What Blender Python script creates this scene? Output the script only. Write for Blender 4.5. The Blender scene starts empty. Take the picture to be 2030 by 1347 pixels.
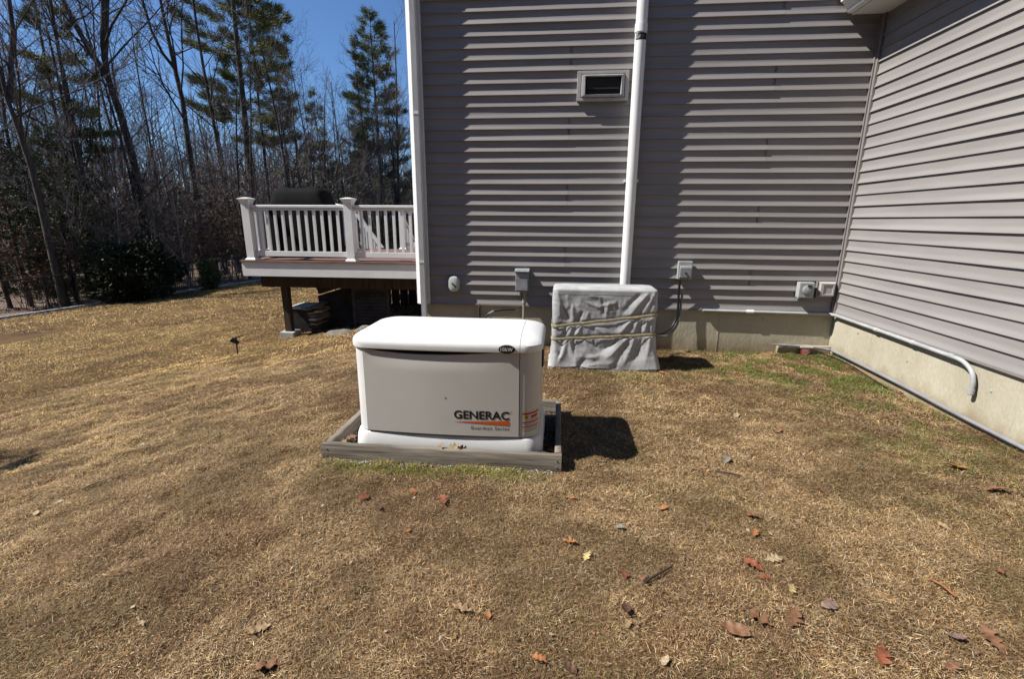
import bpy, bmesh, math, random
import numpy as np
from mathutils import Vector, Matrix, noise as mnoise

random.seed(7); rng = np.random.default_rng(11)
S = bpy.context.scene; C = S.collection
R = math.radians

# ------------------------------------------------------------------ camera, sky, sun, exposure
EYE = Vector((0, 0, 1.5))
PITCH, YAW, ROLL = R(14.103), R(5.464), R(0.364)
fw = Vector((-math.sin(YAW)*math.cos(PITCH), math.cos(YAW)*math.cos(PITCH), -math.sin(PITCH)))
rt = Vector((math.cos(YAW), math.sin(YAW), 0)); up = rt.cross(fw)
rt2 = rt*math.cos(ROLL) + up*math.sin(ROLL); up2 = up*math.cos(ROLL) - rt*math.sin(ROLL)
cd = bpy.data.cameras.new('camera'); cam = bpy.data.objects.new('camera', cd); C.objects.link(cam)
cd.sensor_width = 36; cd.lens = 950/2030*36; cd.clip_start = .05; cd.clip_end = 1500
cam.matrix_world = Matrix(((rt2.x, up2.x, -fw.x, EYE.x), (rt2.y, up2.y, -fw.y, EYE.y), (rt2.z, up2.z, -fw.z, EYE.z), (0, 0, 0, 1)))
S.camera = cam
TOSUN = Vector((-1, -.236, 1.2)).normalized()
W = bpy.data.worlds.new('World'); S.world = W; W.use_nodes = True
nt = W.node_tree; bg = nt.nodes['Background']
sky = nt.nodes.new('ShaderNodeTexSky'); sky.sky_type = 'NISHITA'; sky.sun_disc = False
sky.sun_elevation = math.asin(TOSUN.z); sky.sun_rotation = math.atan2(TOSUN.x, TOSUN.y)
sky.altitude = 300; sky.air_density = 1.0; sky.dust_density = 0; sky.ozone_density = 10
nt.links.new(sky.outputs[0], bg.inputs[0]); bg.inputs[1].default_value = .085
sl = bpy.data.lights.new('sun', 'SUN'); sl.energy = 5.0; sl.angle = R(.53); sl.color = (1, .965, .9)
so = bpy.data.objects.new('sun', sl); C.objects.link(so)
so.rotation_euler = TOSUN.to_track_quat('Z', 'Y').to_euler(); so.location = TOSUN*40
S.view_settings.view_transform = 'Standard'; S.view_settings.look = 'None'
S.view_settings.exposure = .58; S.view_settings.gamma = 1
S.render.engine = 'CYCLES'; S.cycles.max_bounces = 6; S.cycles.diffuse_bounces = 1

# ------------------------------------------------------------------ helpers
def smooth(t): t = np.clip(t, 0, 1); return t*t*(3-2*t)
def gz(x, y):
    """height of the ground"""
    x = np.asarray(x, float); y = np.asarray(y, float)
    h = -.6*smooth((-1.2-x+.25*(y-2.7))/6) - .075*np.clip(-x-5.5, 0, 12)
    h = h + .015*smooth((x-1.7)/1.3)*smooth((y-4.5)/1.0)
    d = (x+6)*.76-(y-6)*.65                                  # a shallow swale across the side lawn
    h = h - .06*np.exp(-((d)/.55)**2)*smooth((-x-3.5)/1.5)*smooth((9.5-y)/2)
    return h
def gzf(x, y): return float(gz(x, y))

def vnoise(x, y, f, seed):
    r_ = np.random.default_rng(seed); T = r_.random((64, 64)); u, v = x*f, y*f; i, j = np.floor(u).astype(int), np.floor(v).astype(int); a, b = smooth(u-i), smooth(v-j)
    g = lambda p, q: T[p % 64, q % 64]
    return (g(i, j)*(1-a)+g(i+1, j)*a)*(1-b)+(g(i, j+1)*(1-a)+g(i+1, j+1)*a)*b
def fbm(x, y, f, seed): return .55*vnoise(x, y, f, seed)+.3*vnoise(x, y, f*2.3, seed+1)+.15*vnoise(x, y, f*5.1, seed+2)
def relief(x, y):
    """small bumps and tussocks of the lawn"""
    return (.016*(fbm(x, y, 1.7, 401)-.5)+.030*(vnoise(x, y, 7.5, 407)-.5)+.012*(vnoise(x, y, 15, 409)-.5))*smooth((14-np.hypot(x, y))/8)

class MB:
    def __init__(s): s.v = []; s.f = []; s.mi = None
    def add(s, vs, fs):
        b = len(s.v); s.v += [tuple(p) for p in vs]; s.f += [tuple(i+b for i in f) for f in fs]; return s
    def box(s, x0, x1, y0, y1, z0, z1, M=None):
        vs = [Vector(p) for p in ((x0,y0,z0),(x1,y0,z0),(x1,y1,z0),(x0,y1,z0),(x0,y0,z1),(x1,y0,z1),(x1,y1,z1),(x0,y1,z1))]
        if M: vs = [M @ p for p in vs]
        return s.add(vs, [(0,3,2,1),(4,5,6,7),(0,1,5,4),(1,2,6,5),(2,3,7,6),(3,0,4,7)])
    def tube(s, pts, rad, n=6, caps=True):
        pts = [Vector(p) for p in pts]; m = len(pts)
        if not hasattr(rad, '__len__'): rad = [rad]*m
        t0 = (pts[1]-pts[0]).normalized(); a = t0.orthogonal().normalized(); vs = []
        for i, p in enumerate(pts):
            t = (pts[min(i+1, m-1)]-pts[max(i-1, 0)]).normalized()
            a = (a - t*a.dot(t)); a = a.normalized() if a.length > 1e-6 else t.orthogonal().normalized()
            b = t.cross(a)
            for k in range(n):
                an = 2*math.pi*k/n; vs.append(p + (a*math.cos(an)+b*math.sin(an))*rad[i])
        fs = [(i*n+k, i*n+(k+1) % n, (i+1)*n+(k+1) % n, (i+1)*n+k) for i in range(m-1) for k in range(n)]
        if caps: fs += [tuple(range(n))[::-1], tuple((m-1)*n+k for k in range(n))]
        return s.add(vs, fs)
    def loft(s, rings, cap0=True, cap1=True):
        n = len(rings[0]); vs = [p for r in rings for p in r]
        fs = [(i*n+k, i*n+(k+1) % n, (i+1)*n+(k+1) % n, (i+1)*n+k) for i in range(len(rings)-1) for k in range(n)]
        if cap0: fs.append(tuple(range(n))[::-1])
        if cap1: fs.append(tuple((len(rings)-1)*n+k for k in range(n)))
        return s.add(vs, fs)
    def prism(s, prof, axis, a, b):
        """profile of 2-D points swept from a to b along 'x' or 'y' or 'z'"""
        def P(q, t):
            return (t, q[0], q[1]) if axis == 'x' else (q[0], t, q[1]) if axis == 'y' else (q[0], q[1], t)
        return s.loft([[P(q, a) for q in prof], [P(q, b) for q in prof]])
    def grid(s, nu, nv, fn, closed_u=False):
        vs = [fn(i, j) for j in range(nv) for i in range(nu)]
        w = nu if closed_u else nu-1
        return s.add(vs, [(j*nu+i, j*nu+(i+1) % nu, (j+1)*nu+(i+1) % nu, (j+1)*nu+i) for j in range(nv-1) for i in range(w)])
    def build(s, name, m, parent=None, bevel=0, seg=2, sm=None, recalc=True):
        me = bpy.data.meshes.new(name); bm = bmesh.new()
        vv = [bm.verts.new(p) for p in s.v]
        for f in s.f:
            try: bm.faces.new([vv[i] for i in f])
            except ValueError: pass
        if recalc: bmesh.ops.recalc_face_normals(bm, faces=bm.faces)
        if bevel:
            ed = [e for e in bm.edges if len(e.link_faces) == 2 and e.calc_face_angle(0) > .5]
            bmesh.ops.bevel(bm, geom=ed, offset=bevel, segments=seg, profile=.6, affect='EDGES', clamp_overlap=True)
        if sm:
            for f in bm.faces: f.smooth = True
            for e in bm.edges:
                if len(e.link_faces) == 2 and e.calc_face_angle(0) > R(sm): e.smooth = False
        bm.to_mesh(me); bm.free()
        me.materials.append(m)
        return link(name, me, parent)
def link(name, data, parent=None):
    o = bpy.data.objects.new(name, data); C.objects.link(o)
    if parent is not None: o.parent = parent
    return o
def tag(o, label=None, cat=None, group=None, kind=None):
    if label: o['label'] = label
    if cat: o['category'] = cat
    if group: o['group'] = group
    if kind: o['kind'] = kind
    return o
def thing(name, label, cat, loc=(0, 0, 0), group=None, rz=0):
    o = link(name, None); o.location = loc; o.rotation_euler.z = rz
    o.empty_display_size = .1
    return tag(o, label, cat, group)
def copy_tree(o, parent=None):
    c = o.copy(); C.objects.link(c); c.parent = parent
    for ch in list(o.children): copy_tree(ch, c)
    return c
def shift(o, p):
    """make a mesh built in world coordinates local to its parent's base p"""
    o.location = (-p[0], -p[1], -p[2]); return o
def npmesh(name, v, polys, mat_, parent=None, cols=None, attr='Col'):
    """polys: list of int arrays (k, n) sharing n per array"""
    me = bpy.data.meshes.new(name); v = np.ascontiguousarray(v, np.float32)
    me.vertices.add(len(v)); me.vertices.foreach_set('co', v.ravel())
    tot = np.concatenate([np.full(len(p), p.shape[1], np.int32) for p in polys])
    loops = np.concatenate([p.ravel() for p in polys]).astype(np.int32)
    st = np.concatenate([[0], np.cumsum(tot)[:-1]]).astype(np.int32)
    me.loops.add(len(loops)); me.loops.foreach_set('vertex_index', loops)
    me.polygons.add(len(tot)); me.polygons.foreach_set('loop_start', st)
    try: me.polygons.foreach_set('loop_total', tot)
    except Exception: pass
    me.update(calc_edges=True); me.validate()
    if cols is not None:
        a = me.attributes.new(attr, 'FLOAT_COLOR', 'POINT')
        c4 = np.ones((len(v), 4), np.float32); c4[:, :3] = cols; a.data.foreach_set('color', c4.ravel())
    for m in (mat_ if isinstance(mat_, (list, tuple)) else [mat_]): me.materials.append(m)
    return link(name, me, parent)

# ------------------------------------------------------------------ materials
def mat(name, col, rough=.6, var=.12, scale=8, col2=None, bump=0, bscale=60, spec=.4, stretch=(1, 1, 1), metal=0, fine=0, attr=None, trans=0, rand=0):
    m = bpy.data.materials.new(name); m.use_nodes = True; t = m.node_tree; b = t.nodes['Principled BSDF']
    N = t.nodes.new; L = t.links.new
    b.inputs['Roughness'].default_value = rough; b.inputs['Specular IOR Level'].default_value = spec; b.inputs['Metallic'].default_value = metal
    geo = N('ShaderNodeNewGeometry'); mp = N('ShaderNodeMapping'); mp.inputs['Scale'].default_value = stretch
    L(geo.outputs['Position'], mp.inputs[0])
    c2 = col2 or tuple(c*(1-2*var) for c in col); c1 = col if col2 else tuple(min(1, c*(1+var)) for c in col)
    if attr:
        a = N('ShaderNodeAttribute'); a.attribute_name = attr; out = a.outputs['Color']
    else:
        n = N('ShaderNodeTexNoise'); n.inputs['Scale'].default_value = scale; n.inputs['Detail'].default_value = 5; n.inputs['Roughness'].default_value = .6
        L(mp.outputs[0], n.inputs['Vector'])
        r = N('ShaderNodeValToRGB'); r.color_ramp.elements[0].position = .33; r.color_ramp.elements[1].position = .68
        r.color_ramp.elements[0].color = (*c2, 1); r.color_ramp.elements[1].color = (*c1, 1)
        L(n.outputs['Fac'], r.inputs[0]); out = r.outputs[0]
    if fine:
        n2 = N('ShaderNodeTexNoise'); n2.inputs['Scale'].default_value = bscale*1.7; n2.inputs['Detail'].default_value = 3
        L(mp.outputs[0], n2.inputs['Vector'])
        mr = N('ShaderNodeMapRange'); mr.inputs[1].default_value = .3; mr.inputs[2].default_value = .7; mr.inputs[3].default_value = 1-fine; mr.inputs[4].default_value = 1+fine*.6
        L(n2.outputs['Fac'], mr.inputs[0])
        mx = N('ShaderNodeVectorMath'); mx.operation = 'MULTIPLY'; L(out, mx.inputs[0]); L(mr.outputs[0], mx.inputs[1]); out = mx.outputs[0]
    if rand:
        oi = N('ShaderNodeObjectInfo'); mr = N('ShaderNodeMapRange'); mr.inputs[3].default_value = 1-rand; mr.inputs[4].default_value = 1+rand
        L(oi.outputs['Random'], mr.inputs[0]); mx = N('ShaderNodeVectorMath'); mx.operation = 'MULTIPLY'
        L(out, mx.inputs[0]); L(mr.outputs[0], mx.inputs[1]); out = mx.outputs[0]
    L(out, b.inputs['Base Color'])
    if bump:
        nb = N('ShaderNodeTexNoise'); nb.inputs['Scale'].default_value = bscale; nb.inputs['Detail'].default_value = 6
        L(mp.outputs[0], nb.inputs['Vector']); bp = N('ShaderNodeBump'); bp.inputs['Strength'].default_value = bump; bp.inputs['Distance'].default_value = .01
        L(nb.outputs['Fac'], bp.inputs['Height']); L(bp.outputs[0], b.inputs['Normal'])
    return m
M = {}
M['siding'] = mat('vinyl_siding', (.290, .270, .259), .5, .06, 1.1, bump=.05, bscale=30, stretch=(1, 1, 12), spec=.3, rand=.015)
M['corner_vinyl'] = mat('taupe_vinyl', (.24, .215, .205), .5, .04)
M['sheathing'] = mat('sheathing', (.2, .19, .18), .9)
M['white_vinyl'] = mat('white_vinyl', (.80, .80, .79), .42, .04, 3, fine=.04)
M['white_pvc'] = mat('white_pvc_pipe', (.8, .8, .79), .35, .03, 4)
M['grey_pvc'] = mat('grey_pvc_conduit', (.24, .245, .26), .5, .1, 5)
M['pale_pvc'] = mat('pale_grey_conduit', (.40, .41, .41), .5, .1, 9, fine=.06)
M['concrete'] = mat('cream_concrete', (.50, .46, .35), .85, .1, 2.4, col2=(.40, .36, .265), bump=.3, bscale=45, fine=.10, stretch=(1, 1, .45))
def splash(m):
    """soil thrown up by rain along the foot of the concrete"""
    t = m.node_tree; b = t.nodes['Principled BSDF']; src = b.inputs['Base Color'].links[0].from_socket; N = t.nodes.new; L = t.links.new
    g = N('ShaderNodeNewGeometry'); sp = N('ShaderNodeSeparateXYZ'); L(g.outputs['Position'], sp.inputs[0]); n = N('ShaderNodeTexNoise'); n.inputs['Scale'].default_value = 7; n.inputs['Detail'].default_value = 6; L(g.outputs['Position'], n.inputs['Vector'])
    a = N('ShaderNodeMath'); a.operation = 'MULTIPLY_ADD'; a.inputs[1].default_value = -.30; L(n.outputs['Fac'], a.inputs[0]); L(sp.outputs['Z'], a.inputs[2])
    r = N('ShaderNodeMapRange'); r.inputs[1].default_value = .02; r.inputs[2].default_value = -.14; r.inputs[3].default_value = 0; r.inputs[4].default_value = .75; L(a.outputs[0], r.inputs[0])
    x = N('ShaderNodeMix'); x.data_type = 'RGBA'; x.inputs['B'].default_value = (.25, .165, .085, 1); L(r.outputs[0], x.inputs['Factor']); L(src, x.inputs['A']); L(x.outputs['Result'], b.inputs['Base Color'])
splash(M['concrete'])
M['concrete_grey'] = mat('grey_concrete', (.42, .41, .38), .9, .15, 6, bump=.3, bscale=50)
M['soil'] = mat('orange_soil', (.19, .105, .055), .95, .3, 14, bump=.5)
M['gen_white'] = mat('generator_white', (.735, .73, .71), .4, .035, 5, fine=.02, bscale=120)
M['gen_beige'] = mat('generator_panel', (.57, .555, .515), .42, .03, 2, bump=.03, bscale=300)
M['black'] = mat('black_plastic', (.012, .012, .013), .45, .1)
M['dark'] = mat('dark_gap', (.02, .02, .02), .8, .1)
M['ink'] = mat('black_ink', (.012, .012, .012), .5, 0)
M['orange'] = mat('orange_print', (.62, .10, .012), .5, 0)
M['red_print'] = mat('red_print', (.42, .03, .02), .5, 0)
M['yellow_print'] = mat('yellow_print', (.62, .40, .02), .5, 0)
M['label_paper'] = mat('label_paper', (.62, .61, .58), .5, 0)
M['white_ink'] = mat('white_ink', (.7, .7, .7), .5, 0)
M['timber'] = mat('weathered_timber', (.235, .20, .16), .85, .3, 9, col2=(.085, .068, .052), bump=.5, bscale=26, stretch=(.12, 1, 1.6), fine=.25)
M['timber_y'] = mat('weathered_timber_cross', (.235, .20, .16), .85, .3, 9, col2=(.085, .068, .052), bump=.5, bscale=26, stretch=(1, .12, 1.6), fine=.25)
M['old_wood'] = mat('old_grey_lumber', (.30, .25, .20), .85, .3, 10, rand=.35, fine=.2)
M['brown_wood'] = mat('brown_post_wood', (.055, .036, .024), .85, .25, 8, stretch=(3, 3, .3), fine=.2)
M['deck_board'] = mat('reddish_deck_board', (.20, .115, .095), .7, .2, 6, stretch=(.3, 2, 1), rand=.12, fine=.1)
M['cover'] = mat('grey_canvas_cover', (.425, .425, .425), .9, .12, 6, bump=.25, bscale=110, spec=.15, fine=.05)
M['strap'] = mat('khaki_webbing', (.40, .345, .21), .85, .15, 25, bump=.4, bscale=300)
M['galv'] = mat('grey_painted_steel', (.30, .31, .325), .5, .1, 14, spec=.4, fine=.05)
M['galv_lt'] = mat('light_grey_plastic', (.42, .43, .43), .5, .1, 14, fine=.05)
M['clear_green'] = mat('aged_white_plastic', (.56, .60, .57), .4, .1, 12)
M['vent_beige'] = mat('beige_vent_plastic', (.46, .44, .42), .5, .05)
M['copper'] = mat('dull_pipe', (.30, .28, .20), .5, .2, 20)
M['grill_cover'] = mat('black_vinyl_cover', (.009, .009, .010), .85, .2, 4, bump=.3, bscale=9, spec=.1)
M['tarp'] = mat('pale_blue_tarp', (.50, .57, .58), .5, .1, 8)
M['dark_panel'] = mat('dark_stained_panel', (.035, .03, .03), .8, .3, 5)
M['stone'] = mat('field_stone', (.19, .17, .14), .9, .25, 9, bump=.6, bscale=20, fine=.15)
M['bark'] = mat('dark_bark', (.075, .062, .052), .95, .35, 7, bump=.8, bscale=18, stretch=(3, 3, .6), rand=.25, fine=.3)
M['bark_pale'] = mat('pale_bark', (.33, .30, .27), .9, .3, 7, stretch=(1, 1, 3), rand=.15)
M['twig'] = mat('twigs', (.19, .155, .14), .95, .2, 3, rand=.25)
M['pine'] = mat('pine_needles', (.18, .175, .042), .7, .45, 1.3, col2=(.065, .085, .024), rand=.2, spec=.25)
M['hemlock'] = mat('hemlock_needles', (.080, .105, .042), .7, .4, 2, col2=(.034, .052, .022), rand=.3, spec=.25)
M['rhodo'] = mat('dark_broad_leaves', (.026, .036, .016), .6, .4, 5, spec=.25)
M['russet'] = mat('russet_dry_leaves', (.24, .125, .062), .85, .4, 3, col2=(.11, .055, .032), rand=.3)
M['fence_black'] = mat('black_coated_wire', (.012, .012, .012), .5, .1)
M['edging'] = mat('pale_stone_edging', (.42, .42, .42), .9, .2, 6, rand=.2, fine=.1)
M['roof'] = mat('asphalt_shingles', (.06, .057, .055), .9, .2, 6)
M['brass'] = mat('dull_metal', (.35, .34, .32), .4, .1, 9, metal=.8)
M['grass'] = mat('dry_grass_blades', (.3, .2, .1), .75, attr='Col', spec=.15)
M['gravel'] = mat('pea_gravel', (.3, .28, .25), .9, attr='Col', fine=.1)
LEAFC = dict(r=(.25, .085, .042), o=(.37, .15, .058), t=(.36, .235, .125), b=(.21, .105, .056), p=(.45, .34, .20), y=(.50, .38, .16), g=(.20, .17, .135), d=(.10, .05, .03), k=(.23, .155, .125))
for k, c in LEAFC.items(): M['leaf_'+k] = mat('dead_leaf_'+dict(r='rust', o='orange', t='tan', b='brown', p='pale', y='yellow', g='grey', d='dark', k='mauve')[k], c, .6, .22, 30, fine=.2, bscale=60, spec=.3)

def ground_material(lawn):
    m = bpy.data.materials.new('lawn_thatch' if lawn else 'forest_litter'); m.use_nodes = True; t = m.node_tree; b = t.nodes['Principled BSDF']
    N = t.nodes.new; L = t.links.new; b.inputs['Roughness'].default_value = .95; b.inputs['Specular IOR Level'].default_value = .1
    g = N('ShaderNodeNewGeometry')
    def nz(sc, det=5, ro=.6):
        n = N('ShaderNodeTexNoise'); n.inputs['Scale'].default_value = sc; n.inputs['Detail'].default_value = det; n.inputs['Roughness'].default_value = ro
        L(g.outputs['Position'], n.inputs['Vector']); return n.outputs['Fac']
    def ramp(f, els):
        r = N('ShaderNodeValToRGB'); e = r.color_ramp.elements
        e[0].position, e[0].color = els[0][0], (*els[0][1], 1); e[1].position, e[1].color = els[-1][0], (*els[-1][1], 1)
        for p, c in els[1:-1]: x = e.new(p); x.color = (*c, 1)
        L(f, r.inputs[0]); return r.outputs[0]
    if lawn:
        big = ramp(nz(.9, 4), [(.34, (.085, .050, .026)), (.5, (.13, .078, .036)), (.68, (.18, .115, .052))])
        fine = ramp(nz(70, 8, .75), [(.36, (.35, .33, .32)), (.5, (.8, .8, .8)), (.66, (1.5, 1.5, 1.45))])
    else:
        big = ramp(nz(.5, 4), [(.36, (.15, .10, .075)), (.65, (.27, .20, .16))])
        fine = ramp(nz(9, 8, .75), [(.36, (.35, .33, .32)), (.5, (.8, .8, .8)), (.66, (1.7, 1.65, 1.6))])
    mx = N('ShaderNodeVectorMath'); mx.operation = 'MULTIPLY'; L(big, mx.inputs[0]); L(fine, mx.inputs[1]); L(mx.outputs[0], b.inputs['Base Color'])
    bp = N('ShaderNodeBump'); bp.inputs['Strength'].default_value = .7; bp.inputs['Distance'].default_value = .02
    L(nz(60 if lawn else 14, 8, .7), bp.inputs['Height']); L(bp.outputs[0], b.inputs['Normal'])
    return m

# ------------------------------------------------------------------ ground
FA, FB = np.array([-17.6, 8.2]), np.array([-8.4, 30.5])         # the fence line behind the lawn
FD = (FB-FA)/np.linalg.norm(FB-FA); FN = np.array([-FD[1], FD[0]])  # FN points into the woods
def past_fence(x, y): return (np.asarray(x)-FA[0])*FN[0]+(np.asarray(y)-FA[1])*FN[1]
def make_ground():
    xs = np.unique(np.round(np.concatenate([np.linspace(-400, -40, 19), np.linspace(-40, -8, 37), np.linspace(-8, -4, 54), np.linspace(-4, 3.2, 241), np.linspace(3.2, 4, 8), np.linspace(4, 20, 20), np.linspace(20, 400, 20)]), 4))
    ys = np.unique(np.round(np.concatenate([np.linspace(-100, -4, 15), np.linspace(-4, .6, 20), np.linspace(.6, 5.7, 171), np.linspace(5.7, 8, 34), np.linspace(8, 40, 37), np.linspace(40, 600, 30)]), 4))
    X, Y = np.meshgrid(xs, ys); Z = gz(X, Y)
    Z = Z + relief(X, Y)
    pf = past_fence(X, Y); Z = Z + .25*smooth(pf/6)*np.sin(X*.35)*np.sin(Y*.27+1)
    v = np.stack([X, Y, Z], -1).reshape(-1, 3); nx, ny = len(xs), len(ys)
    i, j = np.meshgrid(np.arange(nx-1), np.arange(ny-1)); q = (j*nx+i)
    f = np.stack([q, q+1, q+nx+1, q+nx], -1).reshape(-1, 4)
    cx, cy = v[f][:, :, 0].mean(1), v[f][:, :, 1].mean(1)
    o = npmesh('ground', v, [f], [ground_material(True), ground_material(False)])
    mi = ((past_fence(cx, cy) > .12) | (cy > 42) | (cy < -6.5)).astype(np.int32); o.data.polygons.foreach_set('material_index', mi)  # litter ground behind the viewer is added with the unseen trees to lower bounce
    for p in o.data.polygons: p.use_smooth = True
    tag(o, kind='structure', label='dry brown lawn and the leaf-covered forest floor beyond the fence')
make_ground()

# ------------------------------------------------------------------ house
D, WX, EXP, ZB = 5.612, 3.082, .1143, .513       # back wall face, right wall face, siding exposure, bottom of siding
HL = -1.66                                        # left corner of the house
house = thing('house', 'grey house with vinyl siding, white corner trim and cream concrete foundation', 'house', (HL, D, 0))
HP = (HL, D, 0)
def hpart(mb, name, m, parent=house, **k): return shift(mb.build(name, m, house, **k), HP)
def subpart(mb, name, m, parent, **k):
    o = mb.build(name, m, parent, **k); return o
def lap_profile(p1, p2, jit):
    # (depth out of the wall, height): two laps, the lower with butt depth p1
    def lap(p, j, z): return [(-p-j, z), (-p-j+.0004, z+.003), (-(p+j)*.62, z+.019), (-(p+j)*.24, z+.036), (-.0016, z+.052), (-.0009, z+EXP-.0005)]
    return [(.012, 0)] + lap(p1, jit[0], 0) + lap(p2, jit[1], EXP) + [(.012, 2*EXP-.0005)]
OFF = .0155
def panel(a, b, z, axis, proud=0, step=.22):
    """one double-lap vinyl panel from a to b along the wall; lap bottoms lie near the wall's face plane"""
    n = max(2, int(abs(b-a)/step)); rings = []
    ph = random.random()*9
    for i in range(n+1):
        t = a+(b-a)*i/n
        j = (.0015*math.sin(t*2.1+ph)+random.uniform(-.0007, .0007)+proud, .0015*math.sin(t*1.7+ph*2)+random.uniform(-.0007, .0007)+proud)
        pr = lap_profile(.0158, .0136, j)
        if axis == 'x': rings.append([(t, D+OFF+q[0], z+q[1]) for q in pr])
        else: rings.append([(WX+OFF+q[0], t, z+q[1]) for q in pr])
    return MB().loft(rings)
wallm = MB().box(HL+.06, 9, D+OFF+.010, D+9, .45, 5.7)                  # core of the main block
hpart(wallm, 'wall', M['sheathing'])
hpart(MB().box(WX+OFF+.010, 9, -1.3, D+OFF+.006, .45, 3.62), 'wall', M['sheathing'])
for k in range(-9, 14):
    z = ZB+(27-(2*k+1))*EXP
    if z > 5.5: continue
    a, b = HL+.115, WX-.012
    cuts = [a, b]
    if k % 3 == 0: cuts = [a, 2.13, b]
    elif k % 3 == 2: cuts = [a, .055, b]
    for i in range(len(cuts)-1):
        e = cuts[i+1]+(.022 if i < len(cuts)-2 else 0)
        hpart(panel(cuts[i], e, z, 'x', .0018 if i < len(cuts)-2 else 0), 'siding_panel', M['siding'], sm=32)
    if z < 3.4:
        cuts = [D-.012, 1.9-(k % 3)*1.1, -1.3] 
        for i in range(2):
            hpart(panel(cuts[i]-(0 if i == 0 else .0), cuts[i+1]-(.022 if i == 0 else 0), z, 'y', .0018 if i == 0 else 0), 'siding_panel', M['siding'], sm=32)
# starter trim under the siding, inside corner post
hpart(MB().box(HL+.115, WX-.02, D-.006, D+.03, ZB-.018, ZB-.001), 'starter_strip', M['corner_vinyl'])
hpart(MB().box(WX-.006, WX+.03, -1.3, D-.02, ZB-.018, ZB-.001), 'starter_strip', M['corner_vinyl'])
ic = MB().prism([(WX-.028, D+.012), (WX-.028, D-.010), (WX-.018, D-.010), (WX-.018, D-.004), (WX-.006, D-.020), (WX-.012, D-.024), (WX-.012, D-.036), (WX+.012, D-.036), (WX+.012, D+.012)], 'z', ZB-.01, 3.46)
hpart(ic, 'inside_corner_post', M['corner_vinyl'], bevel=.002)
# white outside corner board with flutes
cb = MB().prism([(HL-.032, D+.012), (HL-.032, D+.004), (HL+.014, D-.028), (HL+.128, D-.028), (HL+.128, D+.012)], 'z', .50, 5.7)
hpart(cb, 'corner_board', M['white_vinyl'], bevel=.004)
hpart(MB().box(HL-.034, HL+.010, D+.0125, D+.125, .50, 5.7), 'corner_board', M['white_vinyl'], bevel=.006)
# foundation
fd = MB().box(HL+.03, WX+.04, D+.022, D+.3, -1.2, ZB-.0185)
hpart(fd, 'foundation_wall', M['concrete'])
hpart(MB().box(WX+.022, WX+.32, -1.3, D+.021, -1.2, ZB-.0185), 'foundation_wall', M['concrete'])
hpart(MB().box(HL+.03, HL+.32, D+.301, D+9, -1.2, ZB-.0185), 'foundation_wall', M['concrete'])
hpart(MB().box(2.53, WX+.021, D-.035, D+.021, -.3, .118), 'footing_ledge', M['concrete'], bevel=.008)
for x in (-.62, .35, 1.18, 1.86):                   # form joints, thin proud seams in the concrete
    hpart(MB().box(x, x+.012, D+.0185, D+.03, -.1, ZB-.02), 'form_seam', M['concrete'])
for x, z in ((-1.3, .36), (1.75, .40), (1.15, .3), (2.35, .41)):
    hpart(MB().tube([(x, D+.024, z), (x, D+.016, z)], .011, 8), 'form_tie', M['concrete_grey'])
for y, z in ((5.15, .38), (4.4, .3), (3.55, .33)):
    hpart(MB().tube([(WX+.024, y, z), (WX+.017, y, z)], .011, 8), 'form_tie', M['concrete_grey'])
for pts in ([(3.36, .50), (3.345, .40), (3.355, .31), (3.335, .22), (3.345, .1), (3.33, -.02)], [(4.92, .47), (4.93, .36), (4.915, .28), (4.925, .20)]):
    cr = MB()
    for (ya, za), (yb, zb2) in zip(pts[:-1], pts[1:]): cr.add([(WX+.0212, ya-.002, za), (WX+.0212, ya+.002, za), (WX+.0212, yb+.002, zb2), (WX+.0212, yb-.002, zb2)], [(0, 1, 2, 3)])
    hpart(cr, 'crack', M['concrete_grey'])
# side wall of the main block, seen only from elsewhere
for k in range(0, 22):
    z = ZB+k*2*EXP
    hpart(MB().prism([(HL+.012, z), (HL-.006, z), (HL+.004, z+EXP), (HL-.004, z+EXP), (HL+.006, z+2*EXP), (HL+.012, z+2*EXP)], 'y', D+.13, D+9), 'siding_panel', M['siding'])
# right wing eave: soffit, fascia, gutter with moulded face; roofs
hpart(MB().box(2.795, WX+.02, -1.6, D-.004, 3.463, 3.485), 'soffit', M['white_vinyl'])
hpart(MB().box(2.775, 2.795, -1.6, D-.004, 3.458, 3.64), 'fascia', M['white_vinyl'])
gut = [(2.774, 3.468), (2.735, 3.468), (2.722, 3.480), (2.722, 3.500), (2.708, 3.507), (2.700, 3.525), (2.684, 3.545), (2.664, 3.560), (2.650, 3.568), (2.650, 3.592), (2.640, 3.596), (2.640, 3.606), (2.654, 3.606), (2.662, 3.590), (2.774, 3.590)]
hpart(MB().prism(gut, 'y', -1.7, D-.016), 'gutter', M['white_vinyl'])
hpart(MB().prism([(2.66, 3.642), (2.66, 3.615), (9.2, 6.2), (9.2, 6.23)], 'y', -1.75, D-.02), 'roof', M['roof'])
hpart(MB().prism([(HL-.4, 5.70), (9.2, 5.70), (9.2, 5.9), (HL-.4, 5.9)], 'y', D-.02, D+9.4), 'roof', M['roof'])

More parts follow.
